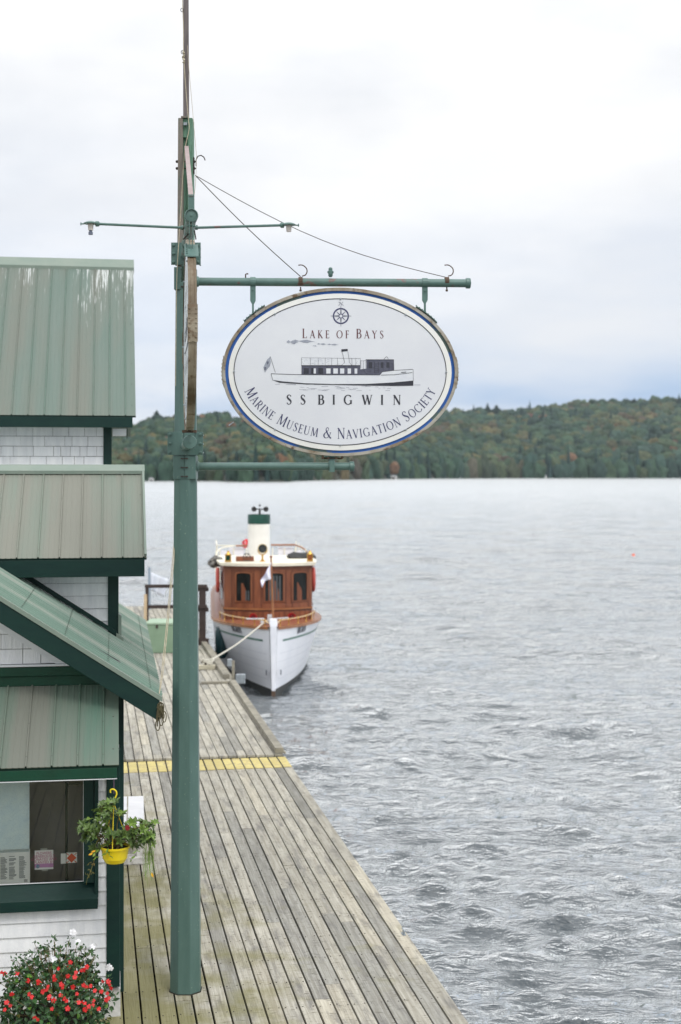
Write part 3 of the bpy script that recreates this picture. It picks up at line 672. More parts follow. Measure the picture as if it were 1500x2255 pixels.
# window
wu0,wu1,wz0,wz1=-2.1,-.32,2.235,3.26
win=bpy.data.objects.new('window',None); SC.collection.objects.link(win); win.parent=bld; win.location=B((wu0+wu1)/2,vb,(wz0+wz1)/2)-bld.location
b=MB()
b.box(B(wu1,vb-.045,wz0-.0),BU*.085,BV*.10,ZU*(wz1-wz0+.02)); b.box(B(wu1+.088,vb-.06,wz0-.115),BU*.032,BV*.10,ZU*(wz1-wz0+.14))
b.box(B(wu0-.1,vb-.045,wz1+.003),BU*(wu1-wu0+.185),BV*.10,ZU*.08); b.box(B(wu0-.085,vb-.045,wz0),BU*.085,BV*.10,ZU*(wz1-wz0))
b.build('frame',trim,win,bevel=.003)
b=MB(); b.prism([B(wu0-.15,vb-.085,wz0-.205),B(wu0-.15,vb-.085,wz0-.118),B(wu0-.15,vb+.03,wz0-.003),B(wu0-.15,vb+.03,wz0-.205)],BU*(wu1-wu0+.265)); b.build('sill',trim,win,bevel=.003)
b=MB(); b.box(B(wu0,vb+.005,wz0),BU*(wu1-wu0),BV*.0+BV*.006,ZU*.006); b.box(B(wu1-.006,vb+.005,wz0),BU*.005,BV*.006,ZU*(wz1-wz0)); b.build('bead',whitep,win)
gm=bpy.data.materials.new('window glass'); gm.use_nodes=True; nt=gm.node_tree; nt.nodes.clear()
o_=nt.nodes.new('ShaderNodeOutputMaterial'); mx=nt.nodes.new('ShaderNodeMixShader'); tr=nt.nodes.new('ShaderNodeBsdfTransparent'); gl=nt.nodes.new('ShaderNodeBsdfGlossy'); fr=nt.nodes.new('ShaderNodeFresnel')
tr.inputs[0].default_value=(.95,.97,.96,1); gl.inputs['Roughness'].default_value=.01; fr.inputs[0].default_value=1.6
nt.links.new(fr.outputs[0],mx.inputs[0]); nt.links.new(tr.outputs[0],mx.inputs[1]); nt.links.new(gl.outputs[0],mx.inputs[2]); nt.links.new(mx.outputs[0],o_.inputs[0])
b=MB(); b.add([B(wu0,vb+.022,wz0),B(wu1,vb+.022,wz0),B(wu1,vb+.022,wz1),B(wu0,vb+.022,wz1)],[(0,1,2,3)]); b.build('pane',gm,win)
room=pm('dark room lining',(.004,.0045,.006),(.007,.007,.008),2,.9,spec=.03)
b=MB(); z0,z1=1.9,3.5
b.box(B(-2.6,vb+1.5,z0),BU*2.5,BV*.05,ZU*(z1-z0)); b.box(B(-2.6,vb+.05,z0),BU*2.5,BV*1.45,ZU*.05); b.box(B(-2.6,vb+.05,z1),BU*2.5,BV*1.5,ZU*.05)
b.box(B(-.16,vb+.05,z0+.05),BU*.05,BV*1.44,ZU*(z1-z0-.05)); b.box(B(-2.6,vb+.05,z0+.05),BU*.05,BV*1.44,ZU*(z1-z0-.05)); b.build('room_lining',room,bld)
b=MB(); b.box(B(wu1-.16,vb+.30,wz0-.1),BU*.02,BV*.03,ZU*1.2); b.box(B(wu1-.13,vb+.29,wz0+.74),BU*.14,BV*.03,ZU*.02); b.build('inner_mullion',trim,win)
# map poster, notice, card (lie behind the glass)
def mapx(nt,col,t):
    N=nt.nodes.new; L=nt.links.new
    n=N('ShaderNodeTexNoise'); n.inputs['Scale'].default_value=4; n.inputs['Detail'].default_value=3; L(t.outputs['Object'],n.inputs['Vector'])
    r=N('ShaderNodeValToRGB'); r.color_ramp.interpolation='CONSTANT'; r.color_ramp.elements[0].position=0; r.color_ramp.elements[0].color=(0,0,0,1); r.color_ramp.elements[1].position=.60; r.color_ramp.elements[1].color=(1,1,1,1); L(n.outputs[0],r.inputs[0])
    x=N('ShaderNodeMix'); x.data_type='RGBA'; L(r.outputs[0],x.inputs[0]); L(col,x.inputs[6]); x.inputs[7].default_value=(*srgb(178,212,232),1)
    v=N('ShaderNodeTexVoronoi'); v.feature='DISTANCE_TO_EDGE'; v.inputs['Scale'].default_value=34; L(t.outputs['Object'],v.inputs['Vector'])
    r2=N('ShaderNodeValToRGB'); r2.color_ramp.elements[0].position=.02; r2.color_ramp.elements[0].color=(1,1,1,1); r2.color_ramp.elements[1].position=.035; r2.color_ramp.elements[1].color=(0,0,0,1); L(v.outputs[0],r2.inputs[0])
    m=N('ShaderNodeMath'); m.operation='MULTIPLY'; L(r2.outputs[0],m.inputs[0]); m.inputs[1].default_value=.16
    x2=N('ShaderNodeMix'); x2.data_type='RGBA'; L(m.outputs[0],x2.inputs[0]); L(x.outputs[2],x2.inputs[6]); x2.inputs[7].default_value=(*srgb(120,150,165),1)
    return x2.outputs[2]
paper_map=pm('map paper',srgb(226,240,240),srgb(212,230,236),10,.6,extra=mapx)
paper=pm('white paper',srgb(244,245,242),srgb(236,238,236),6,.6)
ink=pm('grey ink',srgb(130,138,142),srgb(120,128,132),6,.7); inkk=pm('black ink',srgb(60,62,66),srgb(50,52,56),6,.7)
def bx_on(px0,py0,px1,py1,v=vb+.03,D=11.78):
    """pixel rectangle on the window wall -> u, z extents"""
    def uz(px,py):
        # intersect the pixel ray with plane v
        P=B(0,v,0); nrm=BV; d=V3((px-750)/F,1,-(py-HY)/F); tt=(P-V3(0,0,ZC)).dot(nrm)/d.dot(nrm); X=V3(0,0,ZC)+d*tt
        return (X-BO).dot(BU), X.z
    a=uz(px0,py0); c=uz(px1,py1); return min(a[0],c[0]),max(a[0],c[0]),min(a[1],c[1]),max(a[1],c[1])
def sheet(b,px0,py0,px1,py1,dv=0,tone=(1,1,1)):
    u0,u1,za,zb=bx_on(px0,py0,px1,py1); b.box(B(u0,vb+.034-dv,za),BU*(u1-u0),BV*.0015,ZU*(zb-za),tone)
mpst=thing('map_poster','pale blue map poster taped inside the window, text below','poster',B(-.9,vb+.03,2.5))
b=MB(); sheet(b,-110,1727,65,1876); b.build('map_sheet',paper_map,mpst)
b=MB(); sheet(b,-110,1876.5,66,1947); b.build('text_sheet',paper,mpst)
b=MB()
for c0 in (-40,-20,0,19,41):
    for k in range(22):
        y=1886+k*2.35+R.uniform(-.2,.2)
        if R.random()<.12: continue
        sheet(b,c0+1,y,c0+R.uniform(10,17.5),y+.8,.0012)
b.build('fine_print',ink,mpst)
b=MB(); 
for k in range(7): sheet(b,53+k*1.15,1936.5,53+k*1.15+.55,1942.5,.0012)
b.build('barcode',inkk,mpst)
def text_mb(txt,size,origin,X,Zv,spacing=1.0,align='CENTER'):
    cu=bpy.data.curves.new('t','FONT'); cu.body=txt; cu.size=size; cu.align_x=align; cu.space_character=spacing; cu.resolution_u=3
    ob=bpy.data.objects.new('t',cu); SC.collection.objects.link(ob); bpy.context.view_layer.update()
    me=ob.to_mesh(); vs=[origin+X*v.co.x+Zv*v.co.y for v in me.vertices]; fs=[tuple(p.vertices) for p in me.polygons]
    ob.to_mesh_clear(); bpy.data.objects.remove(ob); b=MB(); b.add(vs,fs); return b
nt_=thing('notice','white and pink paper notice about flowers taped to the glass','notice',B(-.62,vb+.03,2.4))
b=MB(); sheet(b,76.5,1873.5,117.5,1914); b.build('sheet',paper,nt_)
b=MB(); sheet(b,76.5,1903,117.5,1909.5,.0012); b.build('pink_band',pm('pink band',srgb(205,150,200),srgb(198,142,192),5,.6),nt_)
b=MB(); sheet(b,89,1868.5,104,1873.4,-.001); sheet(b,92,1914.1,106,1918.5,-.001); b.build('tape',pm('tape',srgb(170,175,172),srgb(160,165,162),5,.3),nt_)
pink=pm('pink lettering',srgb(190,90,140),srgb(180,84,132),5,.6)
lb=MB()
for i,(tx) in enumerate(("FLOWERS","GENEROUSLY","DONATED AND","PLANTED BY")):
    u0,u1,za,zb=bx_on(77,1876+i*6.6,117,1881+i*6.6); q=text_mb(tx,(zb-za)*1.25,B((u0+u1)/2,vb+.0318,za),BU*.9,ZU); lb.add(q.V,q.F)
lb.build('lettering',pink,nt_)
b=MB(); u0,u1,za,zb=bx_on(79,1904,88,1912); c=B((u0+u1)/2,vb+.0316,(za+zb)/2)
b.add([c]+[c+BU*.016*math.cos(a)+ZU*.016*math.sin(a) for a in np.linspace(0,6.28,17)],[(0,i,i+1) for i in range(1,17)]); b.build('badge',pm('blue badge',srgb(90,130,170),srgb(150,170,190),60,.6),nt_)
cd=thing('window_card','small white card with an orange diamond beside the notice','card',B(-.45,vb+.03,2.4))
b=MB(); sheet(b,134,1880,145,1902); sheet(b,146.5,1878,170,1900); b.build('sheet',paper,cd)
b=MB(); u0,u1,za,zb=bx_on(146.5,1879,169,1900); cx=(u0+u1)/2; cz=(za+zb)/2; hw=(u1-u0)/2
b.add([B(cx-hw*.95,vb+.0318,cz),B(cx,vb+.0318,cz-hw*.95),B(cx+hw*.95,vb+.0318,cz),B(cx,vb+.0318,cz+hw*.95)],[(0,1,2,3)])
for (a_,c_) in (((-1,-1),(-.55,-.55)),((1,-1),(.55,-.55)),((-1,1),(-.55,.55)),((1,1),(.55,.55))):
    p=B(cx+hw*a_[0]*.95,vb+.0316,cz+hw*a_[1]*.95); q=B(cx+hw*c_[0],vb+.0316,cz+hw*c_[1]); o3=(BU*.004); b.add([p-o3,p+o3,q+o3,q-o3],[(0,1,2,3)])
b.build('diamond',pm('orange print',srgb(214,84,48),srgb(205,78,44),5,.6),cd)

# low awning roof
ev,ez=-.96,3.295; tv,tz=-.02,3.80
Sv=(B(0,tv,tz)-B(0,ev,ez)); Hs=Sv.length; Nn=Vector(BU).cross(Sv).normalized()
o1,bb=metal_roof('low_roof',roof_low,B(-.035,ev,ez),-BU,Sv,3.1,Hs,Nn,.2,.125,label='faded green ribbed roof over the window')
bb.build('low_roof_boards',trim,bld)
trimbox('low_fascia',B(UL,ev+.012,ez-.108),BU*(-.05-UL),BV*.025,ZU*.085,trim2,label='green fascia board over the window')
b=MB(); b.box(B(UL,ev+.012,ez-.116),BU*(-.05-UL),BV*.05,ZU*.006); b.box(B(UL,ev+.062,ez-.112),BU*(-.05-UL),BV*.50,ZU*.006); b.build('soffit',whitep,bld)
b=MB(); b.prism([B(-.045,ev+.04,ez-.10),B(-.045,ev+.04,ez-.03),B(-.045,-.02,tz-.04),B(-.045,-.02,ez-.10)],-BU*.02); b.build('awning_cheek',trim,bld)
# main gable wall v=0
trimbox('gable_frieze',B(UL,-.03,3.80),BU*(.02-UL),BV*.03,ZU*.085,trim2)
trimbox('gable_frieze',B(UL,-.055,3.887),BU*(-.10-UL),BV*.055,ZU*.075,trim2)
trimbox('gable_ledge',B(UL,-.05,3.966),BU*(-.28-UL),BV*.05,ZU*.018,whitep)
GS=.653
def rake_z(u): return 3.738+GS*(.32-u)
shingles('gable_shingles',UL,-.02,0,3.99,5.9,.128,ztop=lambda a,c: rake_z(max(a,c))-.20)
b=MB(); b.prism([B(-.5636,-.03,3.986),B(-.364,-.03,3.986),B(-3.4,-.03,rake_z(-3.4)-.2),B(-3.4,-.03,rake_z(-3.4)-.33)],BV*.02); b.build('gable_trim_board',whitep,bld)
trimbox('rear_corner_board',B(-.09,-.02,DECK+.05),BU*.1,BV*.1,ZU*2.66,trim)
b=MB(); b.prism([B(UL,.03,1.2),B(-.03,.03,1.2),B(-.03,.03,rake_z(-.03)-.08),B(UL,.03,rake_z(UL)-.08)],BV*.05); b.build('gable_sheathing',back,bld)
# gable roof slope: eave at right, rising to the left
rv0,rv1=-.405,5.80; slope=V3(0,0,0)+(-BU+ZU*GS); slope.normalize()
Ng=slope.cross(BV); Ng = Ng if Ng.z>0 else -Ng
Lg=3.2
P0=B(.32,rv0,3.738)
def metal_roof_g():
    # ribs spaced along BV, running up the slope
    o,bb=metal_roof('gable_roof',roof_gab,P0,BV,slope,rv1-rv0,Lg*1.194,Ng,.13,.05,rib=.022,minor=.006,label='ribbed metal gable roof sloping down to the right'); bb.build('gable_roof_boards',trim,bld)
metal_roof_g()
# sheet lap lines up the slope (dark seams)
b=MB()
# rake fascia, edge cap
def rk(u,v,dz): return B(u,v,rake_z(u)+dz)
b=MB(); b.prism([rk(.30,rv0-.02,-.215),rk(.30,rv0-.02,-.035),rk(-3.4,rv0-.02,-.035),rk(-3.4,rv0-.02,-.215)],BV*.035); b.build('rake_board',trim,bld,bevel=.004)
b=MB(); b.prism([rk(.325,rv0-.03,-.034),rk(.325,rv0-.03,.006),rk(-3.4,rv0-.03,.006),rk(-3.4,rv0-.03,-.034)],BV*.05); b.build('rake_cap',flash_m,bld)
b=MB(); b.prism([rk(.10,rv0+.02,-.19),rk(.10,rv0+.02,-.17),rk(-3.4,rv0+.02,-.17),rk(-3.4,rv0+.02,-.19)],BV*.40); b.build('rake_soffit',whitep,bld)
trimbox('eave_board',B(.285,rv0+.02,3.738-.19),BU*.02,BV*(rv1-rv0-.04),ZU*.165,trim)

# mid block: front wall v=1.87
vm=1.87
clap('mid_clapboards',UL,-.13,vm,3.9,4.80,.126)
trimbox('mid_corner_board',B(-.132,vm-.03,3.95),BU*.105,BV*.11,ZU*.80,trim)
b=MB(); b.box(B(UL,vm+.03,2.),BU*(-.06-UL),BV*.05,ZU*2.8); b.box(B(-.06,vm+.09,2.),BU*.03,BV*2.4,ZU*2.85); b.build('mid_wall_core',whitep,bld)
# dark green flashing where wall meets the sloping roof
b=MB(); b.prism([rk(-.02,vm-.05,.03),rk(-.02,vm-.05,.075),rk(-3.4,vm-.05,.105),rk(-3.4,vm-.05,.03)],BV*.03); b.build('wall_flashing',trim,bld)
b=MB(); b.prism([rk(.0,vm-.06,.02),rk(.0,vm-.06,.26),rk(-.03,vm-.06,.26),rk(-.03,vm-.06,.02)],BV*.14); b.prism([rk(.02,vm-.09,.018),rk(-.05,vm-.09,.018),rk(-.05,vm-.09,.06),rk(.02,vm-.09,.06)],BV*.02); b.build('corner_flashing',flash_m,bld)
ev,ez=1.48,4.80; tv,tz=2.71,5.66
Sv=(B(0,tv,tz)-B(0,ev,ez)); Hs=Sv.length; Nn=Vector(BU).cross(Sv).normalized()
o1,bb=metal_roof('mid_roof',roof_mid,B(.24,ev,ez),-BU,Sv,3.5,Hs,Nn,.2,.03,label='taupe ribbed metal roof of the middle storey'); bb.build('mid_roof_boards',trim,bld)
b=MB(); b.prism([B(.245,tv-.10,tz-.055),B(.245,tv-.10,tz-.02),B(.245,tv+.01,tz+.045),B(.245,tv+.12,tz-.02),B(.245,tv+.12,tz-.06)],-BU*3.6); b.build('mid_ridge_cap',flash_m,bld)
b=MB(); b.box(B(.24,ev,ez+.01),-BU*.022,Sv,Nn*.03); b.build('mid_rake_trim',flash_m,bld)
b=MB(); b.prism([B(.23,tv,tz-.03),B(.23,tv+1.3,tz-.93),B(.23,tv+1.3,tz-1.0),B(.23,tv,tz-.1)],-BU*3.4); b.build('mid_back_slope',roof_mid,bld)
trimbox('mid_fascia',B(UL,ev+.008,ez-.185),BU*(.22-UL),BV*.03,ZU*.165,trim)
trimbox('mid_soffit',B(UL,ev+.04,ez-.16),BU*(.2-UL),BV*.36,ZU*.015,whitep)

# upper block: wall v=6.03
vu=6.03
shingles('upper_shingles',UL-.4,-.20,vu,5.45,6.34,.128)
trimbox('upper_corner_board',B(-.205,vu-.03,5.3),BU*.105,BV*.11,ZU*1.04,trim)
b=MB(); b.box(B(UL-.4,vu+.03,2.),BU*(-.12-UL+.4),BV*.05,ZU*4.4); b.box(B(-.15,vu+.08,2.),BU*.03,BV*4.3,ZU*4.3); b.build('upper_wall_core',whitep,bld)
ev,ez=5.69,6.34; tv,tz=8.1,8.63
Sv=(B(0,tv,tz)-B(0,ev,ez)); Hs=Sv.length; Nn=Vector(BU).cross(Sv).normalized()
o1,bb=metal_roof('upper_roof',roof_up,B(.20,ev,ez),-BU,Sv,3.9,Hs,Nn,.2,.13,label='green ribbed upper roof streaked white near the ridge'); bb.build('upper_roof_boards',trim,bld)
b=MB(); b.prism([B(.21,tv-.15,tz-.155),B(.21,tv-.15,tz-.10),B(.21,tv+.01,tz+.035),B(.21,tv+.15,tz-.13),B(.21,tv+.15,tz-.16)],-BU*4.0); b.build('upper_ridge_cap',flash_m,bld)
b=MB(); b.prism([B(.19,tv,tz-.03),B(.19,tv+2.4,tz-2.35),B(.19,tv+2.4,tz-2.43),B(.19,tv,tz-.12)],-BU*3.9); b.build('upper_back_slope',roof_up,bld)
trimbox('upper_fascia',B(UL-.5,ev+.008,ez-.15),BU*(.16-UL+.5),BV*.03,ZU*.135,trim)
trimbox('upper_soffit',B(UL-.5,ev+.04,ez-.13),BU*(.15-UL+.5),BV*.31,ZU*.015,whitep)
b=MB(); b.box(B(-.09,vu-.0,6.10),BU*.175,BV*.28,ZU*.085); b.build('soffit_return',whitep,bld)
trimbox('rake_end_trim',B(.088,vu+.0,6.06),BU*.012,BV*.28,ZU*.15,trim)

# rope bundle at the eave corner
ec=B(.31,rv0-.02,3.70)
t=thing('rope_bundle','tangled olive rope knotted at the gable eave corner','rope',ec)
b=MB()
for k in range(9):
    pts=[ec+V3(R.uniform(-.03,.03),R.uniform(-.03,.0),-.02-R.uniform(0,.13)) for _ in range(6)]
    b.tube([Vector(p) for p in bez([tuple(ec)]+[tuple(p) for p in pts],4)],.005,5)
b.build('knot',rope_d,t)
b=MB()
for (x,h,w_) in ((.01,.15,.016),(-.02,.19,.018),(.035,.12,.016)):
    b.tube([ec+V3(x+w_*math.sin(a),-.02,-h+.045*math.cos(a)) for a in np.linspace(0,6.28,14)],.0045,5,closed=True)
b.tube([ec+V3(-.02,-.02,-.05),ec+V3(-.025,-.02,-.20)],.006,5)
b.build('loops',rope_d,t)

# ------------------------------------------------------------------ plants
leaf_m=pm('dark glossy leaves',srgb(100,122,62),srgb(74,98,50),30,.42,tone=True)
leaf_i=pm('impatiens leaves',srgb(62,92,54),srgb(44,72,46),30,.45,tone=True)
stem_m=pm('plant stems',srgb(120,110,60),srgb(96,74,48),30,.7)
def leaf(b,c,d,n,L,w_,tone):
    """folded leaf with a pointed tip"""
    d=d.normalized(); sd=d.cross(n); sd=sd.normalized() if sd.length>1e-5 else d.orthogonal(); up=sd.cross(d)
    a=c; m1=c+d*L*.45-up*L*.02; tp=c+d*L-up*L*.14
    b.add([a,c+d*L*.28+sd*w_*.44+up*w_*.22,c+d*L*.62+sd*w_*.42+up*w_*.18,tp,c+d*L*.62-sd*w_*.42+up*w_*.18,c+d*L*.28-sd*w_*.44+up*w_*.22,m1],
          [(0,6,1),(1,6,2),(2,6,3),(3,6,4),(4,6,5),(5,6,0)],tone)
def rv(): 
    while True:
        v=V3(R.uniform(-1,1),R.uniform(-1,1),R.uniform(-1,1))
        if .05<v.length<1: return v.normalized()
def flower(name,mat,c,r,parent,n=5,facing=V3(0,-1,.3)):
    b=MB(); f=(facing+rv()*.5).normalized(); x=f.orthogonal().normalized(); y=f.cross(x)
    for k in range(n):
        a=2*math.pi*k/n+R.uniform(-.2,.2); d=x*math.cos(a)+y*math.sin(a); s_=f.cross(d)
        b.add([c,c+d*r*.5+s_*r*.42+f*r*.10,c+d*r*1.0+s_*r*.30+f*r*R.uniform(-.1,.2),c+d*r*1.05-s_*r*.30+f*r*R.uniform(-.1,.2),c+d*r*.5-s_*r*.42+f*r*.10],[(0,1,2,3,4)],(R.uniform(.8,1.1),)*3)
    return b.build(name,mat,parent)

# wooden half barrel planter with impatiens
bc=W(118,2245,10.95); bc.z=DECK
t=thing('barrel_planter','grey wooden half barrel planter under red and white flowers','planter',bc)
barw=pm('barrel staves',srgb(120,112,96),srgb(88,84,70),4,.85,stretch=(8,8,.8),bump=.5,tone=True)
b=MB(); NB=22
for k in range(NB):
    a0=2*math.pi*k/NB+.012; a1=2*math.pi*(k+1)/NB-.012; vs=[]
    for (r_,h) in ((.26,0),(.29,.12),(.30,.24),(.295,.33)):
        for a in (a0,a1): vs.append(bc+V3(math.cos(a)*r_,math.sin(a)*r_,h))
    for (r_,h) in ((.275,.33),(.27,.0)):
        for a in (a0,a1): vs.append(bc+V3(math.cos(a)*r_,math.sin(a)*r_,h))
    b.add(vs,[(i*2,i*2+1,i*2+3,i*2+2) for i in range(5)],(R.uniform(.8,1.1),)*3)
b.build('staves',barw,t)
b=MB()
for h,r_ in ((.06,.279),(.27,.303)): b.lathe(bc,[(r_,h),(r_+.004,h),(r_+.004,h+.03),(r_,h+.03)],32)
b.build('hoops',iron,t)
b=MB(); b.lathe(bc,[(.001,.29),(.27,.29)],24); b.build('soil',pm('potting soil',(.02,.015,.01),(.035,.025,.018),40,.95),t)
fc=bc+V3(.02,-.02,.28)
pl=thing('impatiens_bush','mounded bush of red and white flowers filling the barrel','flowering plant',fc)
b=MB(); st=MB()
def dome(an,el,rr): return V3(math.cos(an)*math.cos(el)*.42*rr,math.sin(an)*math.cos(el)*.33*rr,math.sin(el)*(.46 if el>0 else .40)*rr)
for k in range(2400):
    an=R.uniform(0,6.28); el=math.asin(R.uniform(-.38,.97)); rr=R.uniform(.62,1.0)**.7
    rr*=1+.16*noise.noise(Vector((math.cos(an)*2,math.sin(an)*2,el*2.5)))
    p=fc+dome(an,el,rr)+V3(0,0,.10)
    if p.z<DECK+.31+.04*math.sin(an*5): continue
    hi=(p.z-fc.z)
    if hi>.36 and R.random()<.3: continue
    o_n=(p-fc).normalized(); d=(rv()*.8+o_n*.5+V3(0,0,-.25)); q=R.random()
    tn=(1,1,1) if q<.55 else ((1.35,1.45,1.1) if q<.76 else ((.6,.7,.65) if q<.94 else ((2.6,2.4,.9) if q<.98 else (2.4,1.1,.6))))
    leaf(b,p,d,(o_n+rv()*.5),R.uniform(.034,.060),R.uniform(.024,.038),tn)
for k in range(110):
    an=R.uniform(0,6.28); el=R.uniform(.15,1.4); p=fc+dome(an,el,R.uniform(.98,1.22))+V3(0,0,.10); q=fc+dome(an+R.uniform(-.3,.3),el,.5)+V3(0,0,.06)
    st.tube([q,(p+q)/2+rv()*.02,p],[.0035,.003,.0018],5)
    for _ in range(R.randint(2,5)): leaf(b,p+rv()*.012,rv()+V3(0,0,.1),rv(),R.uniform(.02,.042),R.uniform(.012,.022),(1.1,1.2,.95))
b.build('foliage',leaf_i,pl); st.build('stems',stem_m,pl)
redp=pm('red petals',srgb(224,44,44),srgb(192,28,34),60,.55,tone=True); whp=pm('white petals',srgb(240,240,242),srgb(225,225,230),60,.6,tone=True)
reds=[(157,2118),(120,2148),(38,2142),(85,2160),(88,2163),(121,2155),(168,2140),(180,2136),(28,2188),(66,2188),(72,2194),(103,2178),(108,2171),(136,2166),(140,2172),(161,2172),(171,2187),(186,2168),(192,2172),(200,2170),(210,2180),(224,2182),(240,2160),(246,2175),(243,2167),(134,2190),(142,2198),(147,2203),(120,2201),(108,2196),(175,2206),(182,2205),(188,2208),(207,2202),(218,2220),(197,2215),(116,2220),(150,2219),(77,2240),(85,2244),(25,2213),(15,2206),(12,2222),(240,2196),(237,2186),(62,2158),(153,2128),(129,2132),(186,2134),(5,2140),(12,2143),(228,2160),(193,2128),(188,2222),(150,2148),(95,2182),(165,2150),(236,2200),(110,2192),(205,2212)]
whites=[(164,2054),(161,2051),(147,2087),(180,2098),(176,2102),(184,2103),(205,2084),(210,2080),(199,2088),(116,2108),(110,2112),(120,2112),(64,2110),(56,2114),(48,2118),(68,2106),(42,2121),(78,2093),(82,2090),(241,2126),(244,2131),(238,2130),(172,2073)]
def onbush(px,py,k=1.0):
    # nearest point of the mound on this pixel ray
    d=V3((px-750)/F,1,-(py-HY)/F); O=V3(0,0,ZC); best=None
    c=fc+V3(0,0,.10)
    for i in range(90):
        Y=10.45+i*.007; p=O+d*Y; e=p-c; q=(e.x/.43)**2+(e.y/.34)**2+(e.z/(.46))**2
        if best is None or q<best[0]: best=(q,p)
        if q<1.02: return p
    return best[1]
for i,(x,y) in enumerate(reds): flower('red_flower',redp,onbush(x+R.uniform(-1,1),y)-V3(0,.015,0),R.uniform(.013,.021),pl)
for i,(x,y) in enumerate(whites):
    flower('white_flower',whp,onbush(x,y)-V3(0,.012,0),R.uniform(.018,.026),pl)

# hanging basket
hk=W(251,1716,11.30)
t=thing('hanging_basket','bright yellow hanging pot on yellow hook at the building corner','hanging basket',hk)
yl=pm('yellow plastic',srgb(232,210,30),srgb(222,196,24),8,.38)
pc=W(253.5,1898,11.25); s_=F/11.25
rt=32/s_; ptop=ZC-(1862-HY)/s_; h_=ptop-pc.z
b=MB(); b.lathe(pc,[(.001,.0),(rt*.66,.0),(rt*.74,h_*.10),(rt*.80,h_*.22),(rt*.84,h_*.25),(rt*.93,h_*.80),(rt*.95,h_*.86),(rt*1.03,h_*.87),(rt*1.04,h_*.99),(rt*.99,h_),(rt*.93,h_*.97),(rt*.86,h_*.80)],40)
b.build('pot',yl,t,smooth=True,angle=25)
b=MB(); b.lathe(pc,[(.001,h_*.86),(rt*.90,h_*.86)],24); b.build('soil',MATS['potting soil'],t)
b=MB(); b.tube([hk,hk+V3(0,0,-.115)],.006,6); b.build('strap',pm('purple strap',srgb(80,66,84),srgb(70,58,72),20,.7),t)
hp=[(244,1746),(243,1741),(247,1738),(252,1739),(256,1743),(257,1749),(254,1757),(251,1765),(250,1768)]
b=MB(); b.tube([Vector(p) for p in bez([tuple(W(x,y,11.25)) for x,y in hp],5)],[.0048+.0015*min(1,i/10) for i in range(41)],8); b.build('hook',yl,t,smooth=True)
b=MB()
for a in (0,2.09,4.19):
    b.tube([W(250.5,1768,11.25),pc+V3(math.cos(a+.5)*rt,math.sin(a+.5)*rt,h_)],.0035,6)
b.build('hanger',yl,t)
pl=thing('basket_plant','leafy green shrub with one crimson bloom spilling from yellow pot','plant',pc+V3(0,0,h_))
b=MB(); st=MB(); base=pc+V3(0,0,h_*.8)
blobs=[(218,1845,30,26),(200,1830,22,22),(185,1832,14,10),(235,1800,26,28),(240,1770,16,14),(222,1782,14,12),(262,1800,12,14),(252,1845,18,20),(300,1825,26,20),(322,1838,18,18),(305,1850,26,16),(335,1846,8,14),(285,1838,14,14),(328,1815,14,10)]
def whorl(c,dr,n,L,tn):
    x=dr.orthogonal().normalized(); y=dr.cross(x)
    for k in range(n):
        a=2*math.pi*k/n+R.uniform(-.3,.3); d=(x*math.cos(a)+y*math.sin(a))+dr*R.uniform(.3,.9); leaf(b,c,d,dr,L*R.uniform(.8,1.15),L*.48,tn)
for (x,y,rx,ry) in blobs:
    c0=W(x,y,11.25+R.uniform(-.05,.05))
    st.tube([Vector(p) for p in bez([tuple(base+V3(R.uniform(-.04,.04),R.uniform(-.04,.04),0)),tuple((base+c0)/2+V3(0,0,.05)),tuple(c0)],4)],.004,5)
    for k in range(max(5,int(rx*ry/30))):
        a=R.uniform(0,6.28); q=math.sqrt(R.random()); p=W(x+math.cos(a)*rx*q,y+math.sin(a)*ry*q,11.25+R.uniform(-.11,.11))
        q_=R.random(); tn=(1,1,1) if q_<.5 else ((1.5,1.5,1.1) if q_<.82 else (.7,.75,.7))
        whorl(p,((p-base).normalized()+rv()*.5+V3(0,-.3,.2)).normalized(),R.randint(5,7),R.uniform(.042,.062),tn)
        if R.random()<.5: st.tube([c0,p],.002,4)
for (x,y) in ((208,1877),(212,1885),(245,1830),(300,1872),(288,1890),(235,1880),(240,1885)): whorl(W(x,y,11.12),rv(),2,.045,(1.5,1.6,.8))
b.build('foliage',leaf_m,pl); st.build('stems',stem_m,pl)
b=MB(); p=W(214,1870,11.12); 
for (x,y) in ((205,1879),(211,1873)): leaf(b,W(x,y,11.1),V3(-1,-.1,-.35),V3(0,-1,.4),.04,.016,(1,1,1))
leaf(b,W(334,1921,11.3),V3(.3,-.1,-.9),V3(0,-1,.4),.045,.02,(.95,.8,.7))
b.build('yellow_leaf',pm('yellowed leaf',srgb(225,180,40),srgb(210,150,50),10,.6),pl)
flower('red_flower',pm('crimson petals',srgb(140,14,30),srgb(110,8,22),60,.6,tone=True),W(281,1823,11.08),.022,pl,7)
b=MB(); pts=[(212,1872),(208,1893),(203,1908),(199,1922),(192,1935)]
b.tube([Vector(p) for p in bez([tuple(W(x,y,11.12)) for x,y in pts],5)],.0028,5)
for (x,y) in ((196,1900),(206,1902),(200,1915),(203,1920),(190,1926),(197,1930)): 
    for _ in range(3): leaf(b,W(x,y,11.12),rv()+V3(0,0,-.4),rv(),.028,.011,(1,1,1))
b.tube([W(192,1935,11.12),W(190,1948,11.12)],.0015,4)
b.build('withered_strand',pm('withered olive',srgb(96,100,48),srgb(110,90,50),20,.8),pl)
b=MB()
for k in range(60):
    x=R.gauss(328,7); y0=1852+R.uniform(0,30); L=R.uniform(20,75)
    b.tube([W(x,y0,11.3+R.uniform(-.1,.1)),W(x+R.uniform(-4,4),y0+L*.5,11.3),W(x+R.uniform(-8,8),y0+L,11.3)],.0009,3)
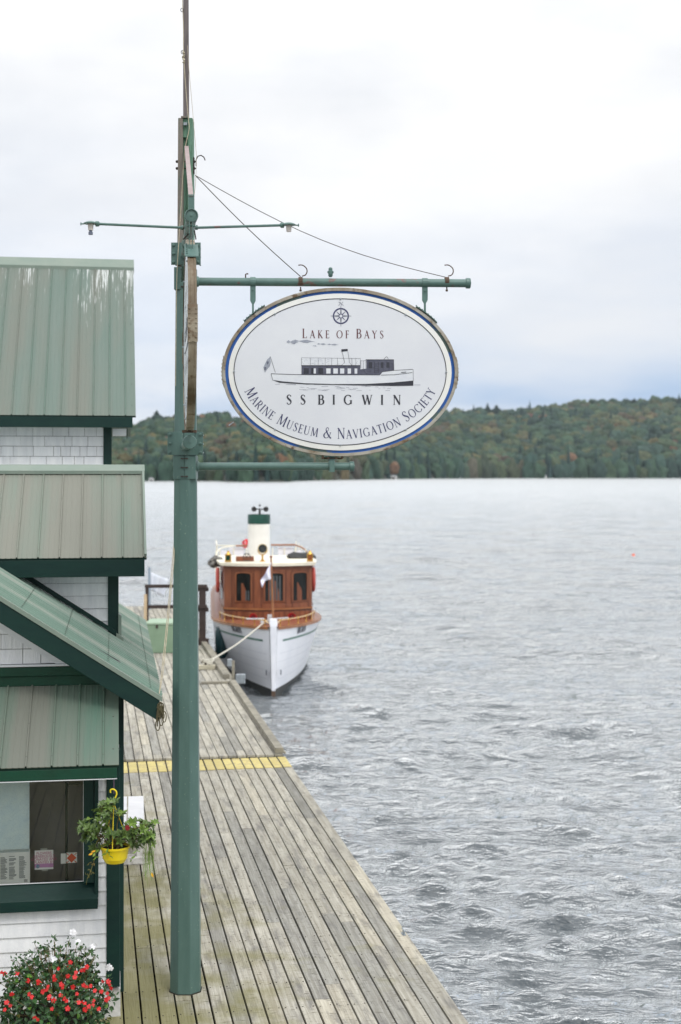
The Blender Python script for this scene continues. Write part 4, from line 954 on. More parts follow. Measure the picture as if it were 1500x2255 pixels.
b.build('trailing_wisps',pm('fresh wisps',srgb(128,160,70),srgb(110,140,60),20,.8),pl)

# ------------------------------------------------------------------ sign post
PX,PY=-1.352,12.42
Sp=F/PY
def pz(py): return ZC-(py-HY)/Sp
post_=thing('sign_post','tall green octagonal post carrying two oval signs on the dock','sign post',(PX,PY,DECK))
def octa(b,z0,r0,z1,r1,n=8):
    k=1/math.cos(math.pi/n); vs=[]
    for z,r_ in ((z0,r0),(z1,r1)):
        for j in range(n): a=2*math.pi*(j+.5)/n; vs.append(V3(PX+math.sin(a)*r_*k,PY-math.cos(a)*r_*k,z))
    b.add(vs,[tuple(range(n)),tuple(reversed(range(n,2*n)))]+[(i,n+i,n+(i+1)%n,(i+1)%n) for i in range(n)])
b=MB(); octa(b,DECK-.02,.139,DECK+.008,.139); b.build('slot_shade_plate',dark_m,post_)  # thin dark plate painting the shaded gap where the post passes the deck
b=MB(); octa(b,DECK-.3,.133,pz(590),.083); b.build('shaft',pole_g,post_,bevel=.006)
b=MB(); 
# split upper post: two cheeks with the mast stepped between them
zb_,zt_=pz(640),pz(263)
b.prism([(PX-.068,PY-.07,zb_),(PX-.012,PY-.07,zb_),(PX-.018,PY-.06,zt_),(PX-.060,PY-.06,zt_)],(0,.14,0)); b.build('weathered_cheek',oldwood,post_,bevel=.006,label='weathered flaking grey side of the upper post')
b=MB(); b.prism([(PX+.022,PY-.07,zb_),(PX+.074,PY-.07,zb_),(PX+.066,PY-.06,zt_),(PX+.024,PY-.06,zt_)],(0,.14,0)); b.build('green_cheek',oldgreen,post_,bevel=.006)
b=MB(); b.box((PX-.018,PY-.045,pz(305)),(.042,0,0),(0,.10,0),(0,0,zt_-pz(305)-.004)); b.box((PX-.019,PY-.02,zb_),(.042,0,0),(0,.07,0),(0,0,pz(300)-zb_)); b.build('filler',oldgreen,post_)
b=MB(); b.box((PX-.010,PY-.075,pz(280)),(.03,0,0),(0,.02,0),(0,0,.024)); b.build('keeper_plate',gal,post_)
b=MB(); mx_=(409.5-408.5)/Sp
b.prism([(PX-.024+mx_,PY-.024,pz(290)),(PX+.026+mx_,PY-.024,pz(290)),(PX+.020+mx_,PY-.02,pz(0)),(PX+.016,PY-.018,pz(-200)),(PX-.016,PY-.018,pz(-200)),(PX-.024+mx_,PY-.02,pz(0))],(0,.045,0)); b.build('mast',mastwood,post_,bevel=.003)
b=MB(); b.box((PX-.034,PY-.065,pz(263)),(.06,0,0),(0,.12,0),(0,0,.014)); b.build('collar',oldwood,post_)
b=MB()
for yy in (357,372): 
    b.tube([(PX-.085,PY-.02,pz(yy)),(PX+.092,PY-.02,pz(yy))],.006,6); b.tube([(PX-.082,PY-.02,pz(yy)),(PX-.066,PY-.02,pz(yy))],.012,6); b.tube([(PX+.072,PY-.02,pz(yy)),(PX+.084,PY-.02,pz(yy))],.012,6)
b.box((PX+.071,PY-.04,pz(384)),(.008,0,0),(0,.04,0),(0,0,pz(348)-pz(384))); b.build('bolts',iron,post_)
b=MB(); 
for (cx,cy,r_) in ((438,352,13),):
    b.tube([W(x,y,PY-.03) for x,y in ((432,366),(432,352),(436,344),(443,342),(449,346),(452,353))],.005,6)
for yy,xx in ((22,401),(115,402),): b.tube([W(xx+3*math.cos(a),yy+4*math.sin(a),PY-.04) for a in np.linspace(0,6.28,10)],.003,5,closed=True)
b.build('hook',iron,post_)
# plates and collars
def plate(name,x0,x1,y0,y1,yoff,th=.012,bolts=3,mat=pole_g):
    b=MB(); a=W(x0,y1,PY+yoff); c=W(x1,y0,PY+yoff); b.box(a,V3(c.x-a.x,0,0),V3(0,th,0),V3(0,0,c.z-a.z)); o=b.build(name,mat,post_,bevel=.002)
    q=MB()
    for k in range(bolts):
        for sx in (x0+5.5,x1-5.5):
            yy=y0+(y1-y0)*(k+.5)/bolts if bolts>1 else (y0+y1)/2
            yy=y0+6+(y1-y0-12)*k/max(1,bolts-1); p=W(sx,yy,PY+yoff); q=MB()
            q.lathe(p,[(.001,.016),(.008,.016),(.013,.012),(.013,0),(.013,-.02)],8,axis=V3(0,-1,0)); q.tube([p+V3(0,.0,0),p+V3(0,-yoff*2+.03,0)],.007,6); q.build('bolt',iron_,o,smooth=True) if 0 else q.build('bolt',pole_g,o,smooth=True)
    return o
plate('clamp_plate',377,442,534,583,-.085); plate('clamp_plate',369,447,951,1002,-.115)
b=MB()
for (x0,x1,y0,y1,d) in ((377,442,534,583,.085),(369,447,951,1002,.115)):
    a=W(x0,y1,PY+d); c=W(x1,y0,PY+d); b.box(a,V3(c.x-a.x,0,0),V3(0,.012,0),V3(0,0,c.z-a.z))
b.build('back_plates',pole_g,post_)
def collar(y0,y1,w_,dpt_,split=True):
    z1,z0=pz(y0),pz(y1); b=MB()
    b.box((PX-w_/2,PY-dpt_/2,z0),(w_*.49,0,0),(0,dpt_,0),(0,0,z1-z0)); b.box((PX+w_*.01,PY-dpt_/2,z0),(w_*.49,0,0),(0,dpt_,0),(0,0,z1-z0)); o=b.build('collar_box',pole_g,post_,bevel=.004)
    q=MB()
    for k in range(3):
        z=z0+(z1-z0)*(.12+.38*k); q=MB()
        for sx in (-.022,.022): q.cbox((PX+sx,PY-dpt_/2-.006,z),.018,.014,.010); 
        q.tube([(PX-.03,PY-dpt_/2-.010,z),(PX+.03,PY-dpt_/2-.010,z)],.0035,5); q.build('bolt',iron,o)
collar(591,640,.185,.17); collar(1004,1055,.195,.205)
b=MB(); b.tube([(PX+.096*math.sin(a),PY-.096*math.cos(a)*1.02,pz(1158)) for a in np.linspace(0,6.28,25)[:-1]],.0022,5,closed=True); b.build('wire_band',gal,post_)

# bracket arms
A1=V3(1,.045,0).normalized(); A2=V3(.13,-1,0).normalized()
def armpt(A,L,z): return V3(PX,PY,z)+A*L
z1t=pz(620); z1b=pz(1027); z2t=ZC+1.90; z2b=ZC+.25
def pipe(name,A,z,L0,L,r,mat,cap=True,label=None):
    b=MB(); b.tube([armpt(A,L0,z),armpt(A,L,z)],r,20); o=b.build(name,mat,post_,smooth=True,label=label)
    if cap:
        q=MB(); q.lathe(armpt(A,L-.03,z),[(r,0),(r+.010,.002),(r+.011,.035),(r+.006,.042),(.001,.045)],20,axis=A); q.lathe(armpt(A,L+.014,z),[(.010,0),(.010,.004),(.001,.005)],8,axis=A); q.build('end_cap',pipe_g,o,smooth=True,angle=50)
    return o
# arm length chosen so its end is seen at the photo column
def Lfor(A,px): k=(px-750)/F; return (k*PY-PX)/(A.x-k*A.y)
pipe('arm',A1,z1t,.09,Lfor(A1,1033),.036,pipe_r,label='upper arm over the large oval sign with rust patches')
pipe('arm',A1,z1b,.09,Lfor(A1,777),.034,pipe_g)
L2t=2.0; pipe('arm',A2,z2t,.05,L2t,.040,pipe_r,label='short arm pointing at the viewer, upper')
pipe('arm',A2,z2b,.08,1.47,.044,pipe_g,label='short arm pointing at the viewer, lower')
# flange where arms meet the collar
b=MB(); 
for z in (z1t,z1b): b.lathe(armpt(A1,.09,z),[(.036,.03),(.046,.02),(.05,0)],16,axis=A1)
b.build('flange',pipe_g,post_,smooth=True)
# curled tie-rod clamps, hooks and the little valve on the upper arm
def onarm(px,py): 
    L=Lfor(A1,px); p=armpt(A1,L,0); return V3(p.x,p.y,ZC-(py-HY)*p.y/F)
b=MB()
for px in (662,984):
    p=onarm(px,620); b.lathe(p-A1*.018,[(.0375,0),(.041,0),(.041,.036),(.0375,.036)],16,axis=A1)
    b.tube([onarm(px,632)+V3(0,-.0,0),onarm(px+.5,642)],.006,6); b.tube([onarm(px,638)-V3(0,0,0),onarm(px,641.5)],.011,6)
    q=[onarm(px+x,y) for x,y in ((3,608),(10,606),(14,600),(13.5,592),(8,586),(2,583.5),(-5,584))]
    b.tube([Vector(a_) for a_ in bez([tuple(a_) for a_ in q],4)],.005,6)
b.tube([onarm(x,y) for x,y in ((541,612),(541,604),(544,603),(547,603))],.006,6)
b.build('tie_clamp',rustm,post_)
b=MB(); p=onarm(728,610); b.lathe(p,[(.012,0),(.020,.01),(.020,.03),(.028,.035),(.028,.05),(.018,.055),(.018,.075),(.008,.085),(.001,.085)],10); b.tube([p+V3(0,-.03,.03),p+V3(0,.03,.03)],.012,8); b.build('valve',pipe_g,post_,smooth=True)
# guy rods
pa=W(430,386,PY-.02)
for (px,py) in ((662,609),(984,611)):
    q=onarm(px,py); b=MB(); n=12; b.tube([pa.lerp(q,i/n)+V3(0,0,-.09*math.sin(math.pi*i/n)*(1.3 if px>700 else .25)) for i in range(n+1)],.0042 if px<700 else .0033,6)
    b.build('guy_wire',wire,post_)
# tie bar of the arm that points at the viewer
p1=W(411,322,PY-.09); e2=armpt(A2,L2t-.10,z2t)
b=MB(); X=V3(1,0,0); q1=e2+V3(0,0,.16); dv_=(q1-p1); b.box(p1-X*.018,X*.036,dv_,V3(0,-.006,.002)); b.build('tie_bar',pinkbar,post_)
b=MB(); b.box(e2+V3(-.02,0,.036),V3(.042,0,0),V3(0,.02,0),V3(0,0,.14)); b.lathe(e2-A2*.02,[(.041,0),(.046,0),(.046,.04),(.041,.04)],18,axis=A2); b.build('tie_strap',pipe_g,post_,bevel=.002)
# cross rods with lamp sockets
xc=armpt(A2,1.42,z2t-.02)
def lamp_arm(px0,px1,py0,py1,mat,label,plug):
    a=W(px0,py0,xc.y); c=W(px1,py1,xc.y)
    t=thing('lamp_holder',label,'lamp holder',a,'lamp holders on the cross rod')
    b=MB(); b.tube([a,c],.0105,10); b.tube([a,a.lerp(c,.03)],.017,8); b.build('rod',mat,t,smooth=True)
    sg=1 if px1>px0 else -1; b=MB(); d=V3(sg,0,0)
    b.lathe(c-d*.02,[(.012,0),(.022,.01),(.022,.03),(.012,.035)],10,axis=d)
    b.lathe(c+d*.05+V3(0,0,.012),[(.001,.010),(.030,.006),(.055,-.006),(.055,-.012),(.001,-.014)],16); b.tube([c+d*.10,c+d*.13],.005,6); b.tube([c+d*.125+V3(0,0,-.012),c+d*.125+V3(0,0,.012)],.004,5)
    b.build('bracket',pipe_g,t,smooth=True)
    b=MB(); e=c+d*.05; b.lathe(e,[(.001,0),(.021,0),(.022,-.02),(.019,-.05),(.001,-.05)],14); b.build('socket',porcelain,t,smooth=True)
    if plug: b=MB(); b.lathe(e+V3(0,0,-.05),[(.012,0),(.012,-.01),(.017,-.014),(.017,-.034),(.001,-.034)],10); b.build('plug',grey_pl,t)
lamp_arm(404,214,501.5,493,pipe_g,'left lamp holder on green rod, grey plug in its socket',True)
lamp_arm(430,622,501.5,496,pipe_r,'right lamp holder on rusty rod with empty white socket',False)
b=MB(); b.tube([W(398,501.5,xc.y),W(436,501.5,xc.y)],.010,8); b.tube([xc+V3(-.05,0,-.06),xc+V3(.06,0,.05)],.006,6); b.tube([xc+V3(.05,0,-.06),xc+V3(.03,0,.06)],.005,6); b.build('rod_clamp',iron,post_)

# ---- oval signs
def ribbon(b,pts,N,off,smooth=0):
    """pts: (x,y,width) in a plane frame fn -> flat ribbon"""
    P=[np.array(p,float) for p in pts]
    if smooth: P=bez(P,smooth)
    L=[];Rr=[]
    for i,p in enumerate(P):
        d=P[min(i+1,len(P)-1)][:2]-P[max(i-1,0)][:2]; l=np.hypot(*d) or 1; n=np.array((-d[1],d[0]))/l*p[2]/2
        L.append(p[:2]+n); Rr.append(p[:2]-n)
    k=len(P); vs=[N(x,y,off) for x,y in L]+[N(x,y,off) for x,y in Rr]
    b.add(vs,[(i,i+1,k+i+1,k+i) for i in range(k-1)])
T_,t_=.125,.05
def ser(x,y,h=.11): return [(x-h,y,.035),(x+h,y,.035)]
def stem(x,w_=T_): return [[(x,0,w_),(x,1,w_)],ser(x,.015,.12),ser(x,.985,.12)]
def arc(cx,cy,rx,ry,a0,a1,wmax,wmin,n=14):
    out=[]
    for i in range(n+1):
        a=math.radians(a0+(a1-a0)*i/n); out.append((cx+rx*math.cos(a),cy+ry*math.sin(a),wmin+(wmax-wmin)*abs(math.cos(a))**1.5))
    return out
def vbar(x,y,h=.07): return [(x,y-h,.035),(x,y+h,.035)]
GL={
'A':(.80,[[(.10,0,t_),(.40,1,t_)],[(.38,1,T_),(.70,0,T_)],[(.2,.36,t_*.8),(.58,.36,t_*.8)],ser(.10,.015,.09),ser(.70,.015,.12)]),
'B':(.68,stem(.16)+[[(.16,.975,t_)]+arc(.34,.76,.20,.215,90,-90,T_,t_)+[(.16,.545,t_)],[(.16,.54,t_)]+arc(.36,.28,.25,.26,90,-90,T_,t_)+[(.16,.02,t_)]]),
'C':(.88,[arc(.48,.5,.38,.48,42,318,T_,t_,22),vbar(.76,.85,.09),vbar(.76,.15,.07)]),
'D':(.86,stem(.16)+[[(.16,.975,t_)]+arc(.36,.5,.38,.475,90,-90,T_,t_,20)+[(.16,.025,t_)]]),
'E':(.62,stem(.16)+[[(.16,.975,t_),(.52,.975,t_)],[(.16,.52,t_),(.46,.52,t_)],[(.16,.025,t_),(.56,.025,t_)],vbar(.52,.92,.07),vbar(.46,.52,.07),vbar(.565,.09,.08)]),
'F':(.58,stem(.16)+[[(.16,.975,t_),(.50,.975,t_)],[(.16,.52,t_),(.44,.52,t_)],vbar(.50,.91,.08),vbar(.44,.52,.07)]),
'G':(.94,[arc(.48,.5,.38,.48,45,315,T_,t_,22),vbar(.76,.85,.09),[(.78,.06,T_*.9),(.78,.42,T_*.9)],ser(.76,.43,.12)]),
'I':(.34,stem(.17)),
'K':(.76,stem(.16)+[[(.2,.46,t_),(.58,.985,t_)],[(.28,.55,T_),(.68,.0,T_)],ser(.58,.985,.09),ser(.69,.015,.09)]),
'L':(.62,stem(.16)+[[(.16,.025,t_),(.55,.025,t_)],vbar(.56,.10,.09)]),
'M':(1.02,[[(.13,0,t_),(.2,1,t_)],[(.19,1,T_),(.51,.06,T_*.9)],[(.51,.05,t_),(.82,1,t_)],[(.82,1,T_),(.88,0,T_)],ser(.13,.015,.09),ser(.88,.015,.11)]),
'N':(.88,[[(.16,0,t_),(.16,1,t_)],[(.16,.985,T_),(.74,.02,T_)],[(.74,0,t_),(.74,1,t_)],ser(.16,.015,.09),ser(.12,.985,.08),ser(.74,.985,.09)]),
'O':(.96,[arc(.48,.5,.39,.485,0,360,T_,t_,30)]),
'R':(.74,stem(.16)+[[(.16,.975,t_)]+arc(.34,.74,.21,.235,90,-90,T_,t_)+[(.16,.505,t_)],[(.34,.5,T_),(.68,.0,T_*.9)],ser(.69,.015,.08)]),
'S':(.60,[[(.48,.82,t_),(.44,.93,t_),(.32,.985,t_),(.18,.93,.07),(.12,.78,.10),(.2,.62,T_),(.32,.52,T_*1.1),(.45,.39,T_),(.50,.24,.10),(.43,.08,.06),(.28,.015,t_),(.16,.05,t_),(.10,.18,t_)],vbar(.485,.86,.08),vbar(.10,.14,.08)]),
'T':(.72,[[(.36,0,T_),(.36,1,T_)],ser(.36,.015,.12),[(.06,.975,t_),(.66,.975,t_)],vbar(.07,.92,.06),vbar(.65,.92,.06)]),
'U':(.84,[[(.17,.985,T_),(.17,.35,T_),(.20,.16,.10),(.30,.04,.07),(.43,.015,t_),(.57,.05,t_),(.66,.18,t_),(.68,.36,t_),(.68,.985,t_)],ser(.17,.985,.12),ser(.68,.985,.09)]),
'V':(.80,[[(.1,1,T_),(.42,.0,T_)],[(.42,.02,t_),(.70,1,t_)],ser(.11,.985,.12),ser(.70,.985,.09)]),
'W':(1.12,[[(.1,1,T_),(.36,0,T_)],[(.36,.02,t_),(.57,.9,t_)],[(.55,.98,T_),(.80,0,T_)],[(.80,.02,t_),(1.02,1,t_)],ser(.11,.985,.12),ser(1.02,.985,.09),ser(.54,.985,.08)]),
'Y':(.76,[[(.38,0,T_),(.38,.48,T_)],[(.09,1,T_),(.40,.46,T_)],[(.38,.46,t_),(.66,1,t_)],ser(.38,.015,.12),ser(.10,.985,.11),ser(.66,.985,.09)]),
'&':(.98,[[(.90,.02,T_),(.70,.15,T_),(.46,.46,T_),(.30,.72,.10),(.30,.90,.06),(.42,.985,t_),(.54,.90,t_),(.52,.74,t_),(.36,.58,t_),(.18,.42,.09),(.10,.24,T_),(.18,.06,.09),(.36,.01,t_),(.56,.10,t_),(.72,.30,t_),(.80,.52,t_)],ser(.78,.53,.09)]),
' ':(.42,[]),
}
cnt=[0]
def glyph(b,ch,x0,y0,hgt,N,ang=0,bold=1.0,wx=1.0):
    adv,st=GL[ch]; ca,sa=math.cos(ang),math.sin(ang)
    for s_ in st:
        cnt[0]+=1; off=.0006+.00009*(cnt[0]%9)
        pts=[]
        for (x,y,w_) in s_:
            X_,Y_=x*hgt*wx,y*hgt; pts.append((x0+X_*ca-Y_*sa,y0+X_*sa+Y_*ca,max(w_*bold,.045)*hgt))
        ribbon(b,pts,N,off,3 if (len(pts)>8 and ch in 'S&U') else 0)
    return adv*hgt*wx
def make_sign(C,r,n,name_label,parts_label,TH=.034,aged=False):
    """oval cabinet; C centre, r right along the face, n toward the reader; units: photo pixels * K"""
    K=1/250.6
    N=lambda x,y,o=0: C+r*(x*K)+V3(0,0,y*K)+n*(TH+o)
    t=thing('oval_sign',name_label,'sign',C,'oval hanging signs on the post')
    def ell(a,b_,z,k=96): return [C+r*(a*K*math.cos(x))+V3(0,0,b_*K*math.sin(x))+n*z for x in np.linspace(0,2*math.pi,k+1)[:-1]]
    def ringm(b,rows,closed_back=False):
        k=96; vs=[]; 
        for (a,b_,z) in rows: vs+=ell(a,b_,z)
        b.add(vs,[(j*k+i,j*k+(i+1)%k,(j+1)*k+(i+1)%k,(j+1)*k+i) for j in range(len(rows)-1) for i in range(k)])
    rimm=pm('aged sign rim',srgb(174,170,160),srgb(134,120,100),3,.6,contrast=(.4,.6),stretch=(1,1,1),bump=.2,extra=rimx)
    if aged: rimm=pm('brown sign rim',srgb(158,148,130),srgb(98,84,64),1.6,.6,contrast=(.42,.58),bump=.2,extra=rimx)
    b=MB(); ringm(b,[(252,178,TH-.022),(252,178,TH+.006),(258,184.5,TH+.006),(259,185.5,TH-.01),(258,184.5,TH-.012),(258,184.5,-TH+.012),(259,185.5,-TH+.01),(258,184.5,-TH-.006),(252,178,-TH-.006),(252,178,-TH+.022)]); b.build('rim',rimm,t,smooth=True)
    blue=pm('blue tape ring',srgb(48,104,186),srgb(30,84,160),2,.5,extra=bluex)
    b=MB()
    for sgn in (1,-1): ringm(b,[(252,178,sgn*(TH-.014)),(245,172,sgn*(TH-.014))] if sgn>0 else [(245,172,-(TH-.014)),(252,178,-(TH-.014))])
    b.build('blue_ring',blue,t)
    wf=pm('sign border white',srgb(240,240,236),srgb(232,233,230),3,.4); gf=pm('sign panel',srgb(226,229,234),srgb(219,222,229),2.0,.35)
    b=MB()
    for sgn in (1,-1):
        rows=[(245,172,sgn*(TH-.012)),(245,172,sgn*(TH-.002)),(233,160.5,sgn*(TH-.001))]; ringm(b,rows if sgn>0 else rows[::-1])
    b.build('border',wf,t)
    b=MB()
    for sgn in (1,-1):
        e=ell(233,160.5,sgn*(TH-.001)); b.add([C+n*sgn*(TH-.001)]+e,[((0,i+1,(i+1)%96+1) if sgn>0 else (0,(i+1)%96+1,i+1)) for i in range(96)])
    b.build('panel',gf,t)
    blk=pm('black print',srgb(44,46,56),srgb(54,56,66),4,.5); navy=pm('navy print',srgb(48,52,96),srgb(56,58,100),4,.5); brn=pm('maroon print',srgb(104,62,66),srgb(96,56,62),4,.5)
    gry=pm('grey ink wash',srgb(140,146,160),srgb(168,174,186),30,.5); dgy=pm('dark ink wash',srgb(70,72,88),srgb(92,94,110),30,.5); lgt=pm('pale ink wash',srgb(226,230,234),srgb(216,220,228),10,.5); mid=pm('mid ink wash',srgb(112,116,132),srgb(96,100,118),40,.5)
    b=MB(); ribbon(b,[(233*math.cos(a),160.5*math.sin(a),1.9) for a in np.linspace(0,2*math.pi,121)],N,.0008); b.build('pinstripe',blk,t)
    b=MB()
    for a in (90,128,180,232,270,308,0,52):
        x=233*math.cos(math.radians(a)); y=160.5*math.sin(math.radians(a)); b.lathe(N(x,y,0),[(.001,.012),(.007,.010),(.009,0)],8,axis=n)
    b.build('stud',gal,t,smooth=True)
    # compass
    b=MB(); cy=122.7
    ribbon(b,[(1+16.2*math.cos(a),cy+16.2*math.sin(a),3.0) for a in np.linspace(0,2*math.pi,49)],N,.0008)
    ribbon(b,[(1+4*math.cos(a),cy+4*math.sin(a),1.1) for a in np.linspace(0,2*math.pi,25)],N,.0009)
    for k in range(4):
        a=math.pi/4+k*math.pi/2; ribbon(b,[(1+4*math.cos(a),cy+4*math.sin(a),2.2),(1+14*math.cos(a),cy+14*math.sin(a),.5)],N,.0010)
    b.build('compass',navy,t)
    b=MB()
    for k in range(4):
        a=k*math.pi/2; ribbon(b,[(1+4.5*math.cos(a),cy+4.5*math.sin(a),3.2),(1+23*math.cos(a),cy+23*math.sin(a),.5)],N,.0014)
    for sx in (-1,1): ribbon(b,[(1+sx*5.5,cy+23,.7),(1+sx*2,cy+26,.7),(1+sx*2,cy+28,.7),(1+sx*5,cy+31,.7)],N,.001,3)
    ribbon(b,[(-1,cy+31,.7),(3,cy+23.5,.7)],N,.0011)
    b.build('compass_needles',mid,t)
    # words
    b=MB()
    def line(words,x0,x1,y,big,small,bold,wx):
        s_=''.join(words); 
        def run(dr,x,sp):
            first=True
            for wd in words:
                for i,ch in enumerate(wd):
                    h_=big if (i==0 and wd!='OF') else small
                    x+= (glyph(b,ch,x,y,h_,N,0,bold,wx) if dr else GL[ch][0]*h_*wx)+sp
                x+=small*.55
            return x-sp-small*.55
        w0=run(False,0,0); k=sum(len(w_) for w_ in words)-1; sp=((x1-x0)-w0)/k; run(True,x0,sp)
    line(['LAKE','OF','BAYS'],-84,95,74,20.5,17,1.05,.86); b.build('lettering',brn,t,label='maroon words LAKE OF BAYS')
    b=MB(); 
    for ch,cx in zip('SSBIGWIN',(636.8,667.2,706.8,734.8,766.1,808.1,840.8,873.5)):
        adv=GL[ch][0]*21*.98; glyph(b,ch,cx-749.5-adv/2,-71.5,21.2,N,0,1.45,.98)
    b.build('lettering',blk,t,label='bold black words SS BIGWIN')
    b=MB(); a_,b2=219.4,146.5; ths=np.linspace(math.radians(180),math.radians(360),1500); xs=a_*np.cos(ths); ys=b2*np.sin(ths)
    sl=np.concatenate([[0],np.cumsum(np.hypot(np.diff(xs),np.diff(ys)))])
    th0=math.radians(196.8); th1=math.radians(343.5); s0=np.interp(th0,ths,sl); s1=np.interp(th1,ths,sl)
    txt='MARINE MUSEUM & NAVIGATION SOCIETY'; hs=[]; prevsp=True
    for ch in txt: hs.append(23.5 if (prevsp or ch=='&') else 19); prevsp=(ch==' ')
    wx=.86; tot=sum(GL[c][0]*h_*wx for c,h_ in zip(txt,hs)); sp=((s1-s0)-tot)/(len(txt)-1); x=s0
    for c,h_ in zip(txt,hs):
        w_=GL[c][0]*h_*wx; m_=x+w_/2; px_=np.interp(m_,sl,xs); py_=np.interp(m_,sl,ys); e1=(np.interp(m_+2,sl,xs)-np.interp(m_-2,sl,xs),np.interp(m_+2,sl,ys)-np.interp(m_-2,sl,ys)); an=math.atan2(e1[1],e1[0])
        glyph(b,c,px_-math.cos(an)*w_/2,py_-math.sin(an)*w_/2,h_,N,an,.95,wx); x+=w_+sp
    b.build('lettering',navy,t,label='navy words MARINE MUSEUM and NAVIGATION SOCIETY curving along the edge')
    # steamer drawing: coordinates measured on the drawing
    def z(X,Y): return (560+X/4.054-749.5, -(740+Y/4.054-819.7))
    def poly(b,pts,off): vs=[N(*z(*p),off) for p in pts]; b.add(vs,[tuple(range(len(vs)))])
    def ln(b,pts,w_,off=.0022,sm=0): ribbon(b,[(*z(*p),w_/4.054) for p in pts],N,off,sm)
    hull=[(152,342),(300,346),(420,349),(700,349),(1000,349),(1120,347),(1140,322),(1245,308),(1415,298),(1418,400),(1240,416),(1000,430),(700,432),(450,425),(250,412),(170,400)]
    b=MB(); poly(b,hull,.0010); poly(b,[(775,265),(805,240),(785,140),(835,140),(848,238),(870,268)],.0016); 
    for (x0,x1,y0,y1) in ((642,680,292,338),(705,745,292,338),(765,802,292,338),(832,862,292,338),(894,918,292,338),(530,550,292,338)): poly(b,[(x0,y1),(x1,y1),(x1,y0),(x0,y0)],.0024)
    b.build('steamer_whites',lgt,t)
    b=MB(); poly(b,[(422,345),(422,268),(945,268),(945,300),(1000,292),(1000,215),(1243,215),(1243,308),(1140,322),(1118,347)],.0014); b.build('steamer_cabin',dgy,t)
    b=MB(); poly(b,[(165,396),(250,408),(450,424),(700,431),(1000,429),(1240,415),(1418,398),(1418,443),(1240,446),(1000,443),(700,438),(450,433),(230,420)],.0018); poly(b,[(778,144),(776,122),(832,118),(834,138)],.0026)
    for (x0,x1,y0,y1) in ((442,486,290,340),(508,530,290,340),(572,614,290,340),(1018,1052,236,290),(1130,1150,236,286),(1178,1205,236,284)): poly(b,[(x0,y1),(x1,y1),(x1,y0),(x0,y0)],.0026)
    b.build('steamer_darks',blk,t)
    b=MB()
    ln(b,[(152,341),(300,346),(420,349),(1118,349)],5); ln(b,[(1118,349),(1142,321),(1245,308),(1415,298)],4); ln(b,[(1130,350),(1250,346),(1410,326)],4,.0030)
    ln(b,[(152,341),(168,400)],3,.0028); ln(b,[(1416,298),(1418,400)],2.5,.0028); ln(b,[(145,188),(190,330)],3); ln(b,[(784,142),(806,240),(776,266)],2.5,.0028); ln(b,[(834,140),(848,238),(872,268)],2.5,.0028)
    ln(b,[(420,268),(945,266)],7,.0030); ln(b,[(992,214),(1245,213)],6,.0030); ln(b,[(422,198),(945,203)],2.2); 
    for x in (423,500,570,632,690,742,870,905,945): ln(b,[(x,198),(x,266)],2,.0027)
    ln(b,[(950,222),(950,290)],2); ln(b,[(972,222),(972,290)],2); ln(b,[(995,222),(995,290)],2); ln(b,[(950,222),(995,222)],2,.0030)
    ln(b,[(1072,230),(1072,335)],3,.0030); ln(b,[(1106,230),(1106,335)],3,.0030); ln(b,[(1243,213),(1245,308)],3,.0030)
    for yy in (250,270,290,310): ln(b,[(1075,yy),(1104,yy)],2,.0031)
    ln(b,[(1155,208),(1180,186),(1195,208)],3,.003,4); ln(b,[(970,288),(985,325),(1008,340)],2.5,.0032,4)
    ln(b,[(1308,326),(1355,322)],5,.0031)
    b.build('steamer_lines',blk,t)
    b=MB(); poly(b,[(425,202),(500,202),(500,264),(425,264)],.0012); poly(b,[(505,203),(770,205),(790,262),(505,264)],.0012); poly(b,[(872,206),(943,206),(943,264),(880,264)],.0012); b.build('steamer_canvas',lgt,t)
    b=MB(); rr=random.Random(5)
    for k in range(60):
        x=rr.uniform(428,935); 
        if 770<x<872: continue
        y=rr.uniform(206,258); ln(b,[(x,y),(x+rr.uniform(-14,14),y+rr.uniform(-12,12))],1.6,.0020+.00002*k)
    # flag, smoke, ripples
    poly(b,[(143,190),(118,215),(100,250),(84,285),(98,330),(118,300),(140,275),(150,240)],.0011)
    for (x0,x1,y,h_) in ((288,395,60,20),(330,545,52,16),(520,560,92,5),(560,648,76,9),(650,755,80,8)):
        pts=[(x0,y)]+[(x0+(x1-x0)*i/6,y-h_*(.6+.4*math.sin(i*2.2))) for i in range(1,6)]+[(x1,y+4)]+[(x0+(x1-x0)*i/6,y+h_*(.5+.5*math.cos(i*1.7))) for i in range(5,0,-1)]; poly(b,pts,.0008+.0002*(x0%5))
    b.build('steamer_wash',gry,t)
    b=MB()
    for k in range(46):
        x=rr.uniform(140,1480) if k<14 else rr.uniform(380,1200); y=(436 if k<14 else rr.uniform(446,492)); ln(b,[(x,y),(x+rr.uniform(15,60),y+rr.uniform(-3,3))],1.8,.0007+.00001*k)
    poly(b,[(112,235),(128,228),(132,245),(118,262)],.0026); poly(b,[(92,282),(110,280),(106,306),(94,310)],.0026)
    b.build('ripple_lines',mid,t)
    # splice plates with rivets on the rim ends
    for sx in (-1,1):
        b=MB(); pts=[]; 
        for k in range(5):
            a=math.radians((180 if sx<0 else 0)+(k-2)*5.2); pts.append(C+r*(258.6*K*math.cos(a))+V3(0,0,185*K*math.sin(a)))
        for i in range(4):
            d=pts[i+1]-pts[i]; b.box(pts[i]-n*.036,d,n*.072,r*sx*.006)
        for i in range(5):
            for q in (-.024,.024):
                for j in (0,.5): 
                    if i<4: p=pts[i].lerp(pts[i+1],j)+n*q+r*sx*.006; b.lathe(p,[(.001,.006),(.006,.004),(.007,0)],6,axis=r*sx)
        b.build('splice_plate',rimm,t)
    return t,N,K
